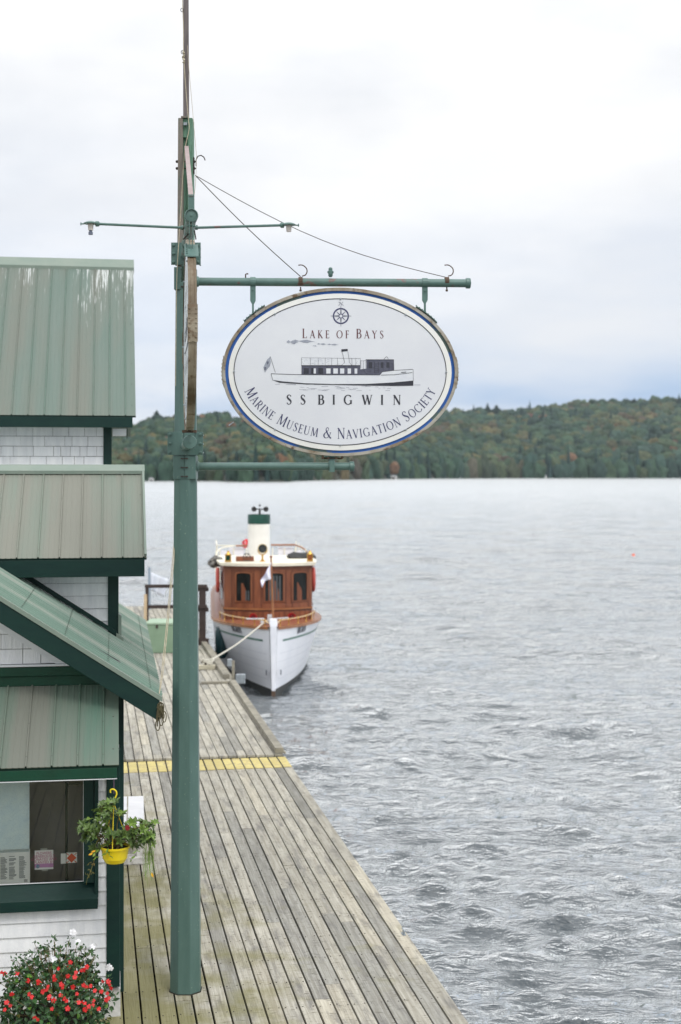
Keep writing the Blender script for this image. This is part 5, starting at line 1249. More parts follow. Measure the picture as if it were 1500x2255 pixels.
def rimx(nt,col,t):
    N=nt.nodes.new; L=nt.links.new
    n=N('ShaderNodeTexNoise'); n.inputs['Scale'].default_value=14; n.inputs['Detail'].default_value=8; L(t.outputs['Object'],n.inputs['Vector'])
    r=N('ShaderNodeValToRGB'); r.color_ramp.elements[0].position=.55; r.color_ramp.elements[1].position=.66; L(n.outputs[0],r.inputs[0])
    x=N('ShaderNodeMix'); x.data_type='RGBA'; L(r.outputs[0],x.inputs[0]); L(col,x.inputs[6]); x.inputs[7].default_value=(*srgb(104,84,62),1); return x.outputs[2]
def bluex(nt,col,t):
    N=nt.nodes.new; L=nt.links.new
    n=N('ShaderNodeTexNoise'); n.inputs['Scale'].default_value=2.1; n.inputs['Detail'].default_value=4; L(t.outputs['Object'],n.inputs['Vector'])
    r=N('ShaderNodeValToRGB'); r.color_ramp.elements[0].position=.56; r.color_ramp.elements[1].position=.60; L(n.outputs[0],r.inputs[0])
    x=N('ShaderNodeMix'); x.data_type='RGBA'; L(r.outputs[0],x.inputs[0]); L(col,x.inputs[6]); x.inputs[7].default_value=(*srgb(84,104,100),1); return x.outputs[2]
LS=Lfor(A1,749.5); sc0=armpt(A1,LS,0); sz1=ZC+(HY-819.7)*sc0.y/F
n1=V3(A1.y,-A1.x,0)
S1,N1,K1=make_sign(V3(sc0.x,sc0.y,sz1),A1,n1,'large white oval sign facing the viewer with a steamer drawing','front')
C2=armpt(A2,1.34,ZC+1.075); n2=V3(-1,-.13,0).normalized()
S2,N2,K2=make_sign(C2,-A2*-1 if False else A2*1.0,n2,'oval sign seen edge-on, hanging in front of the post','edge',.025,True)
# hanging straps and bottom brackets
def strap(A,nn,C,zarm,r_,parent,offs,K):
    for ox in offs:
        b=MB(); o=C+A*ox; top=V3(o.x,o.y,zarm); zr=C.z+184.5*K*math.sqrt(max(0,1-(ox/K/258)**2)); w_=.024
        b.lathe(top-A*w_,[(r_+.002,0),(r_+.008,0),(r_+.008,2*w_),(r_+.002,2*w_)],18,axis=A)
        zc_=zarm-r_-.005; zm_=zr+.16*(zc_-zr)+.06
        for s_ in (1,-1):
            f=nn*(.012*s_)
            b.prism([V3(o.x,o.y,0)+A*x+V3(0,0,z_)+f for x,z_ in ((-w_,zc_+.01),(w_,zc_+.01),(w_,zm_+.03),(.008,zm_),(.008,zr-.0),(-.008,zr-.0),(-.008,zm_),(-w_,zm_+.03))],nn*.006)
        sl=-1 if ox>0 else 1
        b.tube([o+V3(0,0,zc_-o.z-.03)-nn*.03,o+V3(0,0,zc_-o.z-.03)+nn*.03],.008,6)
        b.build('hanger_strap',pipe_g,parent,bevel=.0015)
        b=MB()
        for k in range(-3,4):
            x=ox+k*.026; zz=C.z+187*K*math.sqrt(max(0,1-(x/K/261)**2)); x2=ox+(k+1)*.026; zz2=C.z+187*K*math.sqrt(max(0,1-(x2/K/261)**2))
            p=V3(C.x,C.y,0)+A*x+V3(0,0,zz); q=V3(C.x,C.y,0)+A*x2+V3(0,0,zz2); b.box(p-nn*.05,q-p,nn*.10,V3(0,0,.008))
            b.lathe(p+V3(0,0,.008)+nn*.035,[(.001,.008),(.007,.005),(.007,0)],6)
        b.build('rim_plate',pipe_g,parent)
strap(A1,n1,Vector(S1.location),z1t,.036,S1,(-.765,.745),K1)
strap(A2,n2,Vector(S2.location),z2t,.040,S2,(.66,-.66),K2)
def foot(A,nn,C,zarm,r_,px_off,parent):
    b=MB(); o=C+A*px_off; zb2=C.z-186*K1
    b.cbox(V3(o.x,o.y,(zarm+r_+zb2)/2),.05,.012,zb2-zarm-r_+.02,X=A,Y=nn); b.lathe(V3(o.x,o.y,zarm)-A*.028,[(r_+.002,0),(r_+.009,0),(r_+.009,.056),(r_+.002,.056)],18,axis=A)
    b.cbox(V3(o.x,o.y,zb2+.004),.13,.06,.010,X=A,Y=nn); b.cbox(V3(o.x,o.y,zarm)+nn*(r_+.01),.045,.02,.10,X=A,Y=nn)
    b.build('foot_bracket',pipe_g,parent,bevel=.0015)
    b=MB(); b.tube([V3(o.x,o.y,zb2-.012)-A*.09,V3(o.x,o.y,zb2-.014)+A*.09],.008,6)
    for k in (-.08,-.03,.04,.09): b.lathe(V3(o.x,o.y,zb2-.02)+A*k+nn*.02,[(.001,0),(.012,.004),(.010,.03),(.001,.035)],6)
    b.build('foot_bolts',rustm,parent)
foot(A1,n1,Vector(S1.location),z1b,.034,-.075,S1); 
b=MB(); o=armpt(A2,1.40,z2b); zb2=C2.z-183*K2
for sx in (-.05,.05): b.tube([V3(o.x+sx,o.y,z2b),V3(o.x+sx*.9,o.y,zb2-.02),V3(o.x+sx*.4,o.y,zb2+.005)],.006,6)
b.build('foot_bracket',pipe_g,S2)
b=MB(); b.cbox(V3(o.x,o.y,zb2-.01),.11,.05,.02); b.build('foot_bolts',rustm,S2)
b=MB(); p=N1(-234,-110,-.05); b.tube([p,p+V3(-.04,-.02,-.03)],.006,6); b.build('bent_pin',gal,S1)

# ropes running on the post
def rope(name,pts,r_,mat,label):
    b=MB(); b.tube([Vector(p) for p in bez([tuple(p) for p in pts],6)],r_,6); return tag(b.build(name,mat),label,'rope')
rope('halyard',[W(402,-60,PY-.04),W(402,0,PY-.04),W(404,60,PY-.04),W(404.5,118,PY-.05),W(409,190,PY-.06),W(415,262,PY-.08),W(416.5,285,PY-.09),W(408,325,PY-.10),W(404,370,PY-.10),W(399,450,PY-.11),W(394,530,PY-.12),W(390,600,PY-.13),W(388,700,PY-.13),W(387,850,PY-.13)],.0035,rope_m,'pale halyard running down the left of the mast and post')
rope('halyard',[W(413,100,PY-.04),W(417,160,PY-.05),W(424,240,PY-.06),W(429,300,PY-.08),W(432.5,345,PY-.09),W(431,400,PY-.09),W(428,430,PY-.09)],.002,rope_m,'thin line leaning off the right side of the mast')
b=MB()
for k in range(5): b.blob(W(404.5+R.uniform(-1,1),116+k*5,PY-.06),.012,seed=k,amp=.5,sub=1)
tag(b.build('rope_knot',rope_m),'pale frayed knot halfway up the mast','knot')
e=B(.30,rv0-.03,3.77)
a0=W(384,1190,PY-.02)
b=MB()
for dx in (0,.012): b.tube([a0+V3(dx*.3,0,0)]+[a0.lerp(e,i/8)+V3(dx*(1 if i<8 else 0),0,-.04*math.sin(math.pi*i/8)) for i in range(1,9)],.004,6)
tag(b.build('stay_line',rope_m),'doubled pale line from the post down to the gable eave','rope')

# ------------------------------------------------------------------ steamboat
bo=W(602,1535,35.8); bo.z=0
BDv=V3(-.093,1,0).normalized(); BT=V3(BDv.y,-BDv.x,0)
def Bt(s,t,z): return bo+BDv*s+BT*t+V3(0,0,z)
boat=thing('steamboat','white hulled steam launch with varnished wheelhouse moored at the dock','boat',bo)
hullw=pm('white hull paint',srgb(232,234,240),srgb(222,225,233),1.5,.35,bump=.05)
varn=pm('varnished mahogany',srgb(136,80,52),srgb(108,60,38),3,.35,stretch=(2,2,.5),tone=True,bump=.1)
varn2=pm('honey varnish',srgb(158,104,62),srgb(136,84,50),4,.35)
cream=pm('cream paint',srgb(236,230,212),srgb(226,220,202),3,.45)
brass=pm('brass',srgb(212,170,90),srgb(190,146,72),8,.3,metal=.8)
black=pm('black paint',(.012,.012,.013),(.02,.02,.02),6,.4)
def sm(x): x=max(0,min(1,x)); return x
def hd(s):
    if s<4.6: return .10+1.42*(1-(1-s/4.6)**2.1)
    if s<14: return 1.52
    return 1.52-.75*((s-14)/6)**2
def hw(s):
    if s<8: return .05+1.32*(1-(1-s/8)**1.7)
    if s<13: return 1.37
    return max(.25,1.37-1.1*((s-13)/7)**1.5)
def sheer(s): return 1.74-.22*sm(s/7)**.8-.10*math.sin(math.pi*sm((s-5)/12))
def hb(s,z):
    sh=sheer(s); f=sm((z+.0)/sh) if z>0 else 0
    v=hw(s)+(hd(s)-hw(s))*(f**.9)
    if z<0: v=hw(s)*(1+z*.9)
    return max(.03,v)
SS=[0,.12,.3,.55,.85,1.2,1.6,2.1,2.7,3.4,4.2,5.2,6.5,8,10,12,14,16,18,19.4,20]
def hullstrip(name,zf0,zf1,mat,out=0,nz=8,label=None,slist=SS,sides=(-1,1)):
    b=MB()
    for sd_ in sides:
        vs=[]
        for s in slist:
            for j in range(nz+1):
                z0,z1=zf0(s),zf1(s); z=z0+(z1-z0)*j/nz; vs.append(Bt(s,sd_*(hb(s,z)+out),z))
        k=nz+1; fs=[(i*k+j,(i+1)*k+j,(i+1)*k+j+1,i*k+j+1) for i in range(len(slist)-1) for j in range(nz)]
        if sd_<0: fs=[tuple(reversed(f)) for f in fs]
        b.add(vs,fs)
        if sides==(-1,1) and sd_==1:
            pass
    return b.build(name,mat,boat,smooth=True,label=label)
wlz=lambda s:.20-.04*sm(s/6)
hullstrip('hull',wlz,sheer,hullw)
hullstrip('boot_topping',lambda s:-.7,wlz,pm('dark boot paint',srgb(36,42,44),srgb(58,60,58),4,.6),nz=4)
b=MB(); b.box(Bt(20,-.5,-.5),BT*1.0,BDv*.02,V3(0,0,2.0)); b.build('transom',hullw,boat)
# plank seams
b=MB()
for z in (.42,.64,.86,1.06):
    for sd_ in (-1,1):
        vs=[]; sl=SS[1:13]
        for s in sl: 
            for dz in (0,.006): vs.append(Bt(s,sd_*(hb(s,z)+.003),z+dz))
        b.add(vs,[(2*i,2*i+2,2*i+3,2*i+1) for i in range(len(sl)-1)])
b.build('plank_seams',pm('seam grey',srgb(190,194,204),srgb(180,185,195),4,.5),boat)
hullstrip('cove_stripe',lambda s:1.37-.10*sm(s/7),lambda s:1.42-.10*sm(s/7),pm('green stripe',srgb(92,128,118),srgb(84,118,108),4,.5),out=.008,nz=1,slist=[.28]+SS[3:])
# stem post
b=MB(); b.prism([Bt(-.10,-.05,.16),Bt(-.14,-.085,1.6),Bt(-.14,-.085,1.78),Bt(-.12,-.105,1.84),Bt(-.12,-.09,1.97),Bt(-.12,.09,1.97),Bt(-.12,.105,1.84),Bt(-.14,.085,1.78),Bt(-.14,.085,1.6),Bt(-.10,.05,.16)],BDv*.24); b.build('stem_post',hullw,boat,bevel=.015)
b=MB(); b.prism([Bt(-.09,-.05,-.6),Bt(-.09,-.05,.158),Bt(-.09,.05,.158),Bt(-.09,.05,-.6)],BDv*.2); b.build('forefoot',rustm,boat)
# name on both bows
ink2=pm('hull lettering',srgb(70,72,84),srgb(60,62,74),4,.5)
for sd_ in (-1,1):
    b=MB(); smid=1.55 if sd_<0 else 1.35
    x=0; h_=.17; tot=sum(GL[c][0]*h_*.8 for c in 'BIGWIN')
    def NN(xx,yy,off):
        # letters read left to right as seen from outside the hull
        L_=xx-tot/2; s=smid+(-L_ if sd_<0 else L_); z=1.47+yy; s=max(.05,s)
        return Bt(s,sd_*(hb(s,z)+.012+off),z)
    for c in 'BIGWIN': x+=glyph(b,c,x,0,h_,NN,0,1.7,.8)
    b.build('lettering',ink2,boat,label='name BIGWIN painted on the bow')
b=MB()
for (x,z) in ((-.12,.55),(.14,.55)): 
    for k in (-1,1): b.box(Bt(.10 if x<0 else .1,x*1.4-.004,z),BT*.012*k,BDv*-.10,V3(0,0,.12))
b.build('draught_mark',ink2,boat)
# rail cap (rub rail) and deck
def bandline(name,mat,zoff,h_,out,w_,nz=1,slist=SS,label=None):
    b=MB()
    for sd_ in (-1,1):
        vs=[]
        for s in slist:
            z=sheer(s)+zoff; t=hb(s,sheer(s))
            for (dt,dz) in ((out,0),(out,h_),(out-w_,h_),(out-w_,0)): vs.append(Bt(s,sd_*(t+dt),z+dz))
        b.add(vs,[((i*4+j),((i+1)*4+j),((i+1)*4+(j+1)%4),(i*4+(j+1)%4)) for i in range(len(slist)-1) for j in range(4)])
    return b.build(name,mat,boat,label=label)
bandline('rub_rail',varn2,-.045,.07,.035,.13)
def plane_strip(name,mat,zf,slist,inset=.0):
    b=MB(); vs=[]
    for s in slist:
        for sd_ in (-1,0,1): vs.append(Bt(s,sd_*(hb(s,sheer(s))-inset),zf(s)+(0.03 if sd_==0 else 0)))
    b.add(vs,[(i*3+j,i*3+j+1,(i+1)*3+j+1,(i+1)*3+j) for i in range(len(slist)-1) for j in range(2)],(1.15,1.05,1.05)); return b.build(name,mat,boat)
deckw=pm('boat deck varnish',srgb(150,100,76),srgb(132,86,66),3,.3,stretch=(1,6,1),tone=True)
plane_strip('foredeck',deckw,lambda s:sheer(s)+.012,SS)
# handrail and stanchions
def rimpt(s,sd_,z): return Bt(s,sd_*(hb(s,sheer(s))-.13-.05),sheer(s)+z)
for sd_ in (-1,1):
    b=MB(); ss=[.45,.9,1.5,2.2,3.0,3.8]; b.tube([Vector(p) for p in bez([tuple(rimpt(s,sd_,.17)) for s in ss],4)],.017,7); 
    b.tube([rimpt(.45,sd_,.17),rimpt(.3,sd_,.10)],.015,6); b.build('brass_rail',pm('pale rail',srgb(222,196,150),srgb(205,176,128),8,.35,metal=.3),boat,smooth=True)
    for s in ss: 
        b=MB(); b.lathe(rimpt(s,sd_,.0),[(.03,0),(.016,.02),(.013,.10),(.024,.14),(.026,.18),(.001,.205)],8); b.build('stanchion',brass,boat,smooth=True)
# windlass, fairlead
b=MB(); b.cbox(Bt(.75,-.05,1.90),.13,.10,.20,X=BT,Y=BDv); b.lathe(Bt(.75,-.30,1.80),[(.05,0),(.05,.06),(.04,.14),(.05,.2),(.03,.24),(.03,.50)],10,axis=BT); b.tube([Bt(.7,-.66,1.90),Bt(.7,-.2,1.90)],.018,7); b.tube([Bt(.7,.12,1.90),Bt(.7,.42,1.92)],.018,7)
b.build('windlass',pm('windlass grey',srgb(215,218,222),srgb(180,184,190),12,.4),boat,smooth=True)
# wheelhouse
def wh(a,out=0):
    """plan curve of wheelhouse wall: a in [-1,1] across the front, beyond = sides"""
    Wd=1.22; r_=.42
    if abs(a)<=1: t=a*(Wd-.02); s=2.75+.42*abs(a)**2.2+.0; n=V3(0,0,0); return s-out,t*(1+out/Wd)
    k=abs(a)-1; sg=1 if a>0 else -1; return 3.17+k*3.3,sg*(Wd-.02+.08*min(1,k*4)+out)
def whstrip(name,z0,z1,mat,out,alist,thick=None,tone=(1,1,1)):
    b=MB(); vs=[]
    for a in alist:
        s,t=wh(a,out); vs+= [Bt(s,t,z0),Bt(s,t,z1)]
    b.add(vs,[(2*i,2*i+2,2*i+3,2*i+1) for i in range(len(alist)-1)],tone); return b.build(name,mat,boat,smooth=True)
AL=list(np.linspace(-2,-1.02,8))+list(np.linspace(-1,1,25))+list(np.linspace(1.02,2,8))
zdk=1.55; whstrip('wheelhouse_wall',zdk,3.12,varn,0,AL)
whstrip('cornice',3.03,3.12,pm('cornice varnish',srgb(112,62,40),srgb(92,50,34),3,.35),.012,AL)
whstrip('belt_rail_and_shadow',1.93,1.975,varn2,.025,AL); whstrip('belt_rail_and_shadow',1.885,1.925,pm('belt shadow',srgb(84,46,30),srgb(70,40,28),4,.5),.004,AL)  # darker lower strip is the shadow under the belt rail, put into colour
# vertical staves under the belt
b=MB()
for a in np.linspace(-.95,.95,17):
    s,t=wh(a,.006); s2,t2=wh(a+.008,.006); b.add([Bt(s,t,1.6),Bt(s2,t2,1.6),Bt(s2,t2,1.88),Bt(s,t,1.88)],[(0,1,2,3)])
for pxl in (503,551,567,622,636,673):
    aa=(pxl-584)/81.5/1.2
    s,t=wh(aa,.006); s2,t2=wh(aa+.012,.006); b.add([Bt(s,t,2.0),Bt(s2,t2,2.0),Bt(s2,t2,3.02),Bt(s,t,3.02)],[(0,1,2,3)])
b.build('stave_lines',pm('stave dark',srgb(74,38,26),srgb(60,32,22),4,.6),boat)
winm=bpy.data.materials.new('boat window glass'); winm.use_nodes=True; q_=winm.node_tree.nodes['Principled BSDF']; q_.inputs['Base Color'].default_value=(.012,.014,.014,1); q_.inputs['Roughness'].default_value=.08; q_.inputs['Specular IOR Level'].default_value=.3
curt=pm('grey curtain',srgb(84,92,96),srgb(60,66,70),20,.8,stretch=(8,8,.5))
def arch(ac,hw_,z0,z1,out,grow=0):
    pts=[]; hw2=hw_+grow; top=z1+grow; bot=z0-grow
    pts.append((ac-hw2,bot)); pts.append((ac+hw2,bot)); 
    for k in range(0,9): 
        x=math.cos(math.pi*k/8); pts.append((ac+hw2*x,top-.045+ .045*math.sqrt(max(0,1-x*x))))
    out_=[]
    for (a,z) in pts: s,t=wh(a,out); out_.append(Bt(s,t,z))
    return out_
for i,(px_,wd) in enumerate(((529.5,14),(596,18),(653.5,14))):
    t_m=(px_-584)/81.5; a=t_m/1.2; 
    wn_=bpy.data.objects.new('window',None); SC.collection.objects.link(wn_); wn_.parent=boat; wn_.location=Bt(2.7,t_m,2.5)-boat.location
    hwA=wd*1.1/81.5/1.2
    b=MB(); o=arch(a,hwA,2.17,2.93,.022,.036); inn=arch(a,hwA,2.17,2.93,.022,.0); k=len(o); b.add(o+inn,[(j,(j+1)%k,k+(j+1)%k,k+j) for j in range(k)])
    o2=arch(a,hwA,2.17,2.93,.0,.036); b.add(o+o2,[(j,k+j,k+(j+1)%k,(j+1)%k) for j in range(k)]); b.build('frame',varn2 if False else pm('frame varnish',srgb(140,84,54),srgb(116,66,42),3,.35),wn_)
    b=MB(); inn=arch(a,hwA,2.17,2.93,.008); b.add(inn,[tuple(range(len(inn)))]); b.build('pane',winm,wn_)
    b=MB(); o=arch(a,hwA,2.17,2.93,.0235,.046); o3=arch(a,hwA,2.17,2.93,.0235,.036); b.add(o+o3,[(j,(j+1)%k,k+(j+1)%k,k+j) for j in range(k)]); b.build('moulding',MATS['stave dark'],wn_)
    if i<2:
        b=MB()
        for xx in (np.linspace(-.5,.55,4) if i==1 else (.25,.6)):
            s,t=wh(a+hwA*xx,.010); s2,t2=wh(a+hwA*(xx+.18),.010); b.add([Bt(s,t,2.19),Bt(s2,t2,2.19),Bt(s2,t2,2.85 if i else 2.45),Bt(s,t,2.85 if i else 2.45)],[(0,1,2,3)])
        b.build('curtain',curt,wn_)
for sg in (-1,1):      # side windows
    for k,(a0,a1) in enumerate(((1.10,1.22),(1.34,1.48),(1.6,1.75))):
        b=MB(); vs=[]
        for a in (a0,a1):
            s,t=wh(sg*a,.012); vs+=[Bt(s,t,2.17),Bt(s,t,2.93)]
        b.add(vs,[(0,2,3,1)]); b.build('side_window',winm,boat)
# roof
b=MB(); ro=[]
for a in AL: 
    s,t=wh(a,.09); ro.append((s,t))
for (z0,z1,gr) in ((3.12,3.17,.0),(3.17,3.20,.02)):
    vs=[Bt(s,t*(1+gr),z0) for s,t in ro]+[Bt(s,t*(1+gr),z1) for s,t in ro]; n=len(ro)
    b.add(vs,[tuple(reversed(range(n))),tuple(range(n,2*n))]+[(i,(i+1)%n,n+(i+1)%n,n+i) for i in range(n)])
b.build('wheelhouse_roof',cream,boat)
# red port vents
for t_m in (-.42,.63):
    s,tt=wh(t_m/1.2,.0); b=MB(); p=Bt(s-.02,t_m,1.735); 
    b.lathe(p,[(.075,.03),(.10,.05),(.105,.02),(.10,-.03)],16,axis=-BDv); o=b.build('deck_light',pm('red enamel',srgb(190,30,40),srgb(170,22,32),6,.4),boat,smooth=True)
    b=MB(); b.lathe(p,[(.001,.025),(.075,.03)],16,axis=-BDv); b.build('lens',pm('dark red lens',srgb(110,20,30),srgb(90,16,24),6,.3),o)
# main cabin behind
b=MB(); 
b.box(Bt(6.4,-1.25,1.2),BT*2.5,BDv*9.2,V3(0,0,1.15)); b.build('main_cabin',varn,boat)
b=MB(); b.box(Bt(6.3,-1.4,2.36),BT*2.8,BDv*9.5,V3(0,0,.06)); b.build('upper_deck',cream,boat)
for sg in (-1,1):
    for k in range(9):
        b=MB(); b.box(Bt(6.9+k*.95,sg*1.256-.003,1.6),BDv*.55,BT*.006,V3(0,0,.55)); b.build('cabin_window',winm,boat)
# upper rails, weather cloths
def uprail(pts,r_,mat,name): b=MB(); b.tube([Vector(p) for p in bez([tuple(p) for p in pts],5)],r_,7); return b.build(name,mat,boat,smooth=True)
zr=3.40
uprail([Bt(14,-1.35,3.30),Bt(9.5,-1.35,3.36),Bt(8.5,-1.15,zr),Bt(8.2,-.72,zr)],.02,cream,'upper_rail')
uprail([Bt(8.2,-.78,zr),Bt(8.2,-.42,zr)],.028,varn2,'varnished_rail')
uprail([Bt(8.2,.30,zr+.02),Bt(8.2,1.05,zr+.02)],.028,varn2,'varnished_rail')
uprail([Bt(8.2,1.05,zr+.02),Bt(7.6,1.32,3.30),Bt(6.5,1.42,3.05),Bt(5.5,1.42,2.95)],.024,varn2,'varnished_rail')
uprail([Bt(8.2,-.85,zr),Bt(7.5,-1.25,3.36),Bt(6.5,-1.40,3.20),Bt(5.5,-1.42,3.0)],.02,cream,'upper_rail')
b=MB()
for (s,t) in ((8.2,-.85),(8.2,-.45),(8.2,.35),(8.2,.72),(8.2,1.05),(7.4,1.33),(6.5,1.42),(7.4,-1.28),(6.5,-1.4),(9.6,-1.35),(11,-1.35),(12.5,-1.35),(9.6,1.35),(11,1.35),(12.5,1.35)): b.tube([Bt(s,t,2.42),Bt(s,t,3.34)],.018,6)
b.build('rail_posts',cream,boat)
cloth=pm('pale weather cloth',srgb(222,220,224),srgb(204,202,210),5,.8)
b=MB()
for sg in (-1,1):
    q=[Bt(8.15,sg*.55,2.9),Bt(8.15,sg*1.05,2.9),Bt(8.3,sg*.98,3.34),Bt(8.3,sg*.52,3.34)]; b.prism(q,BDv*.03)
    for k in range(3): b.prism([Bt(7.0+.3*k,sg*(1.12+.07*k),2.7),Bt(7.0+.3*k,sg*(1.20+.07*k),2.7),Bt(7.3+.3*k,sg*(1.1+.07*k),3.28),Bt(7.3+.3*k,sg*(1.02+.07*k),3.28)],BDv*.04)
b.build('weather_cloth',cloth,boat)
# funnel
fs_,ft=9.6,-.02
b=MB(); rk_=V3(0,.0,0)
b.lathe(Bt(fs_,ft,2.42),[(.36,0),(.352,.6),(.350,1.62),(.350,1.62)],36); fun=b.build('funnel',pm('funnel white',srgb(236,234,228),srgb(226,224,218),3,.4),boat,smooth=True)
b=MB(); b.lathe(Bt(fs_,ft,4.03),[(.355,0),(.362,.0),(.362,.28),(.356,.30),(.33,.30),(.33,.0)],36); b.build('green_band',pm('funnel green',srgb(20,74,62),srgb(18,64,54),3,.3),fun,smooth=True,angle=30)
b=MB(); hb0=Bt(fs_-.1,ft+.02,4.30); b.tube([hb0,hb0+V3(0,0,.22)],.035,8); b.tube([hb0+V3(-.17,0,.20),hb0+V3(.17,0,.20)],.02,6); 
for sx in (-.19,.19): b.lathe(hb0+V3(sx,.05,.20)-BDv*.14,[(.001,.02),(.05,.02),(.085,0),(.07,.05),(.03,.18)],14,axis=BDv)
b.blob(hb0+V3(0,0,.32),.035,1,.1); b.build('horn',black,fun,smooth=True)
b=MB(); b.lathe(Bt(fs_-.02,ft+.0,4.05),[(.01,0),(.01,0)],3)
# searchlight
sl=Bt(3.5,-.14,3.20); 
b=MB(); b.lathe(sl,[(.09,0),(.07,.02),(.03,.05),(.025,.16),(.06,.2)],14); b.tube([sl+V3(.13*math.cos(a),0,.33+.14*math.sin(a)) for a in np.linspace(math.pi,2*math.pi,10)],.014,6); slb=b.build('searchlight_stand',brass,boat,smooth=True)
b=MB(); b.lathe(sl+V3(0,0,.36),[(.115,.10),(.13,.12),(.135,.08),(.13,-.08),(.08,-.16),(.001,-.18)],18,axis=-BDv); b.build('searchlight_drum',pm('brass cream',srgb(228,208,160),srgb(210,186,134),8,.35,metal=.4),boat,smooth=True)
b=MB(); b.lathe(sl+V3(0,0,.36),[(.001,.105),(.115,.105)],18,axis=-BDv); b.build('searchlight_lens',pm('dark lens',srgb(60,64,66),srgb(44,48,50),12,.15),boat)
# brass lanterns port and starboard
for px_,inner in ((494,'green'),(676,'amber')):
    t_m=(px_-582)/81.; p=Bt(3.3,t_m,3.20); b=MB(); b.cbox(p+V3(0,0,.03),.17,.14,.04); b.cbox(p+V3(0,0,.20),.17,.14,.03)
    for sx in (-.07,.07):
        for sy in (-.055,.055): b.cbox(p+V3(sx,sy,.115),.02,.02,.15)
    b.lathe(p+V3(0,0,.215),[(.07,0),(.03,.06),(.03,.09),(.001,.10)],10); ln_=b.build('lantern',brass,boat)
    b=MB(); b.cbox(p+V3(0,0,.115),.12,.10,.14); b.build('lantern_glass',pm('green glass',srgb(20,60,44),srgb(16,50,38),6,.2) if inner=='green' else pm('amber glass',srgb(150,90,50),srgb(130,74,40),6,.2),ln_)
# boxes and wheel on roof
b=MB(); b.cbox(Bt(3.7,-.62,3.27),.50,.3,.13,X=BT,Y=BDv); b.build('roof_locker',varn,boat,bevel=.01)
b=MB(); c=Bt(3.15,-.58,3.34); b.tube([c+V3(.11*math.cos(a),0,.11*math.sin(a)) for a in np.linspace(0,6.28,7)[:-1]],.013,6,closed=True)
for k in range(3): a=k*math.pi/3; b.tube([c+V3(.11*math.cos(a),0,.11*math.sin(a)),c-V3(.11*math.cos(a),0,.11*math.sin(a))],.007,5)
b.build('roof_wheel',iron,boat)
b=MB(); b.blob(Bt(5.0,1.02,3.24),.25,3,.35,2,sc=(1.5,1,.5)); tag(b.build('canvas_bundle',black,None,smooth=True),'black folded canvas lying on the boat roof, right','canvas bundle')
b=MB(); 
for k in range(9): b.blob(Bt(4.6,-1.46+R.uniform(-.13,.10),3.12+R.uniform(-.10,.12)),.12,k+4,.5,2,sc=(1.1,1,.8),freq=2.5)
tag(b.build('tarpaulin_bundle',pm('mottled tarpaulin',srgb(70,68,66),srgb(150,148,142),14,.8,contrast=(.45,.6),bump=.6)),'mottled grey bundle hung off the left of the boat roof','bundle')
# life rings
redr=pm('faded orange red',srgb(190,84,74),srgb(172,70,62),6,.6)
for t_m,lab in ((-1.37,'red life ring on the dock side of the wheelhouse'),(1.28,'red life ring on the open water side of the wheelhouse')):
    c=Bt(3.75,t_m,2.68); b=MB(); b.tube([c+BDv*(.30*math.cos(a))+V3(0,0,.30*math.sin(a)) for a in np.linspace(0,2*math.pi,29)[:-1]],.052,10,closed=True); r_o=b.build('life_ring',redr,None,smooth=True); tag(r_o,lab,'life ring','life rings on the wheelhouse')
# jack staff and pennant
js0=W(602,1372,36.25); js1=W(597,1228,36.3)
b=MB(); b.tube([js0+V3(0,0,-.12),js0,js1],[.032,.030,.022],8); js=b.build('jackstaff',varn2,boat,smooth=True)
b=MB(); b.blob(js1+V3(0,0,.02),.035,2,.1,2); b.build('truck',varn,js)
# pennant hanging limp: grid between traced edges, with folds
top=[(597,1238),(590,1252),(583,1265),(574,1278)]; bot=[(597,1276),(590,1277),(583,1280),(577,1295)]
b=MB(); gp=[]; n=14
for i in range(n+1):
    f=i/n; tx=np.interp(f,[0,.33,.66,1],[p[0] for p in top]); ty=np.interp(f,[0,.33,.66,1],[p[1] for p in top]); bx_=np.interp(f,[0,.33,.66,1],[p[0] for p in bot]); by=np.interp(f,[0,.33,.66,1],[p[1] for p in bot])
    for j in range(9): g=j/8; gp.append(W(tx+(bx_-tx)*g,ty+(by-ty)*g,36.25+.05*math.sin(f*9+g*3)))
b.add(gp,[(i*9+j,(i+1)*9+j,(i+1)*9+j+1,i*9+j+1) for i in range(n) for j in range(8)])
o=b.build('pennant',pm('lilac white flag',srgb(232,232,246),srgb(200,196,232),5,.8,contrast=(.45,.62)),None,smooth=True); o.modifiers.new('s','SOLIDIFY').thickness=.004
tag(o,'limp white and lilac pennant on the bow staff','flag')
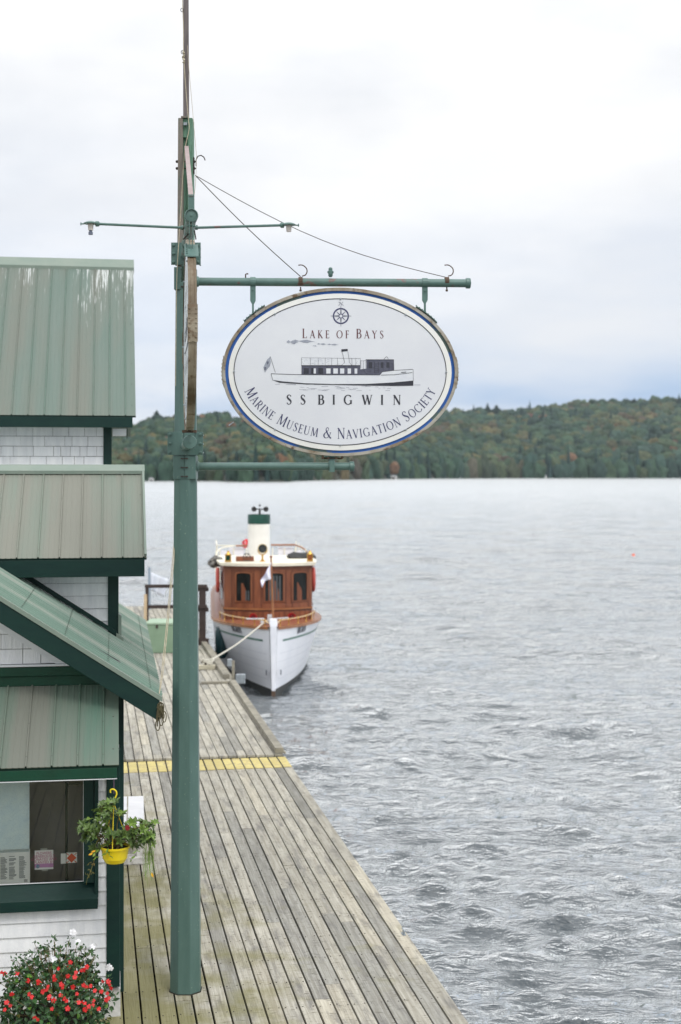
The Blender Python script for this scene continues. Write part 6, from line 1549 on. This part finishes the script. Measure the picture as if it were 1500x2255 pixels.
# red ensign seen left of the funnel
b=MB(); gp=[]
for i in range(9):
    for j in range(6): gp.append(W(548-i*1.9+j*.6,1186+j*3.6+abs(i-3)*1.3,54.0+.1*math.sin(i)))
b.add(gp,[(i*6+j,(i+1)*6+j,(i+1)*6+j+1,i*6+j+1) for i in range(8) for j in range(5)])
b.tube([W(549,1184,54),W(549,1250,54)],.02,6)
o=b.build('ensign',pm('red flag',srgb(226,40,52),srgb(240,200,205),2,.8,contrast=(.52,.6)),None,smooth=True); tag(o,'small red flag flying at the stern, left of funnel','flag')
# mooring line, fender
mr=bez([tuple(cb+V3(.02,0,.17)),tuple((cb+V3(0,0,.17)).lerp(Bt(.5,-.22,1.80),.5)+V3(0,0,-.06)),tuple(Bt(.5,-.24,1.80)),tuple(Bt(.7,-.1,1.86))],10)
b=MB(); b.tube([Vector(p) for p in mr],.020,7); tag(b.build('mooring_line',rope_w,None,smooth=True),'taut white mooring line from cleat to bow','rope')
teal=pm('dark teal fender',srgb(26,66,72),srgb(20,54,60),5,.5)
fx=W(488,1420,39.0); b=MB(); b.lathe(V3(fx.x,fx.y,.55),[(.001,0),(.12,.03),(.17,.15),(.17,.75),(.12,.88),(.04,.93),(.001,.95)],16); b.tube([V3(fx.x,fx.y,1.5),V3(fx.x+.1,fx.y,1.75)],.012,5)
tag(b.build('fender',teal,None,smooth=True),'dark teal fender hanging between the boat and dock','fender')
# orange buoy far out
bp_=W(1395,1225,97); bp_.z=.02; b=MB(); b.lathe(bp_,[(.001,-.12),(.10,-.08),(.13,.02),(.10,.12),(.03,.18),(.001,.2)],14)
tag(b.build('buoy',pm('orange buoy',srgb(236,104,70),srgb(220,90,60),5,.5),None,smooth=True),'small orange buoy alone on the open lake','buoy')

# ------------------------------------------------------------------ air over the lake
hz=MB(); hz.box((-1200,-60,-4.5),(2600,0,0),(0,3400,0),(0,0,300))
vm_=bpy.data.materials.new('lake air'); vm_.use_nodes=True; nt=vm_.node_tree; nt.nodes.clear(); oo=nt.nodes.new('ShaderNodeOutputMaterial'); pv=nt.nodes.new('ShaderNodeVolumePrincipled')
pv.inputs['Color'].default_value=(.78,.88,1,1); pv.inputs['Density'].default_value=.00004; pv.inputs['Anisotropy'].default_value=.2; nt.links.new(pv.outputs[0],oo.inputs['Volume'])
HZ=hz.build('haze',vm_); HZ['kind']='stuff'; HZ['label']='thin pale air over the lake'; HZ['category']='haze'
SC.cycles.volume_bounces=0; SC.cycles.max_bounces=6; SC.cycles.use_denoising=True; SC.cycles.transparent_max_bounces=8
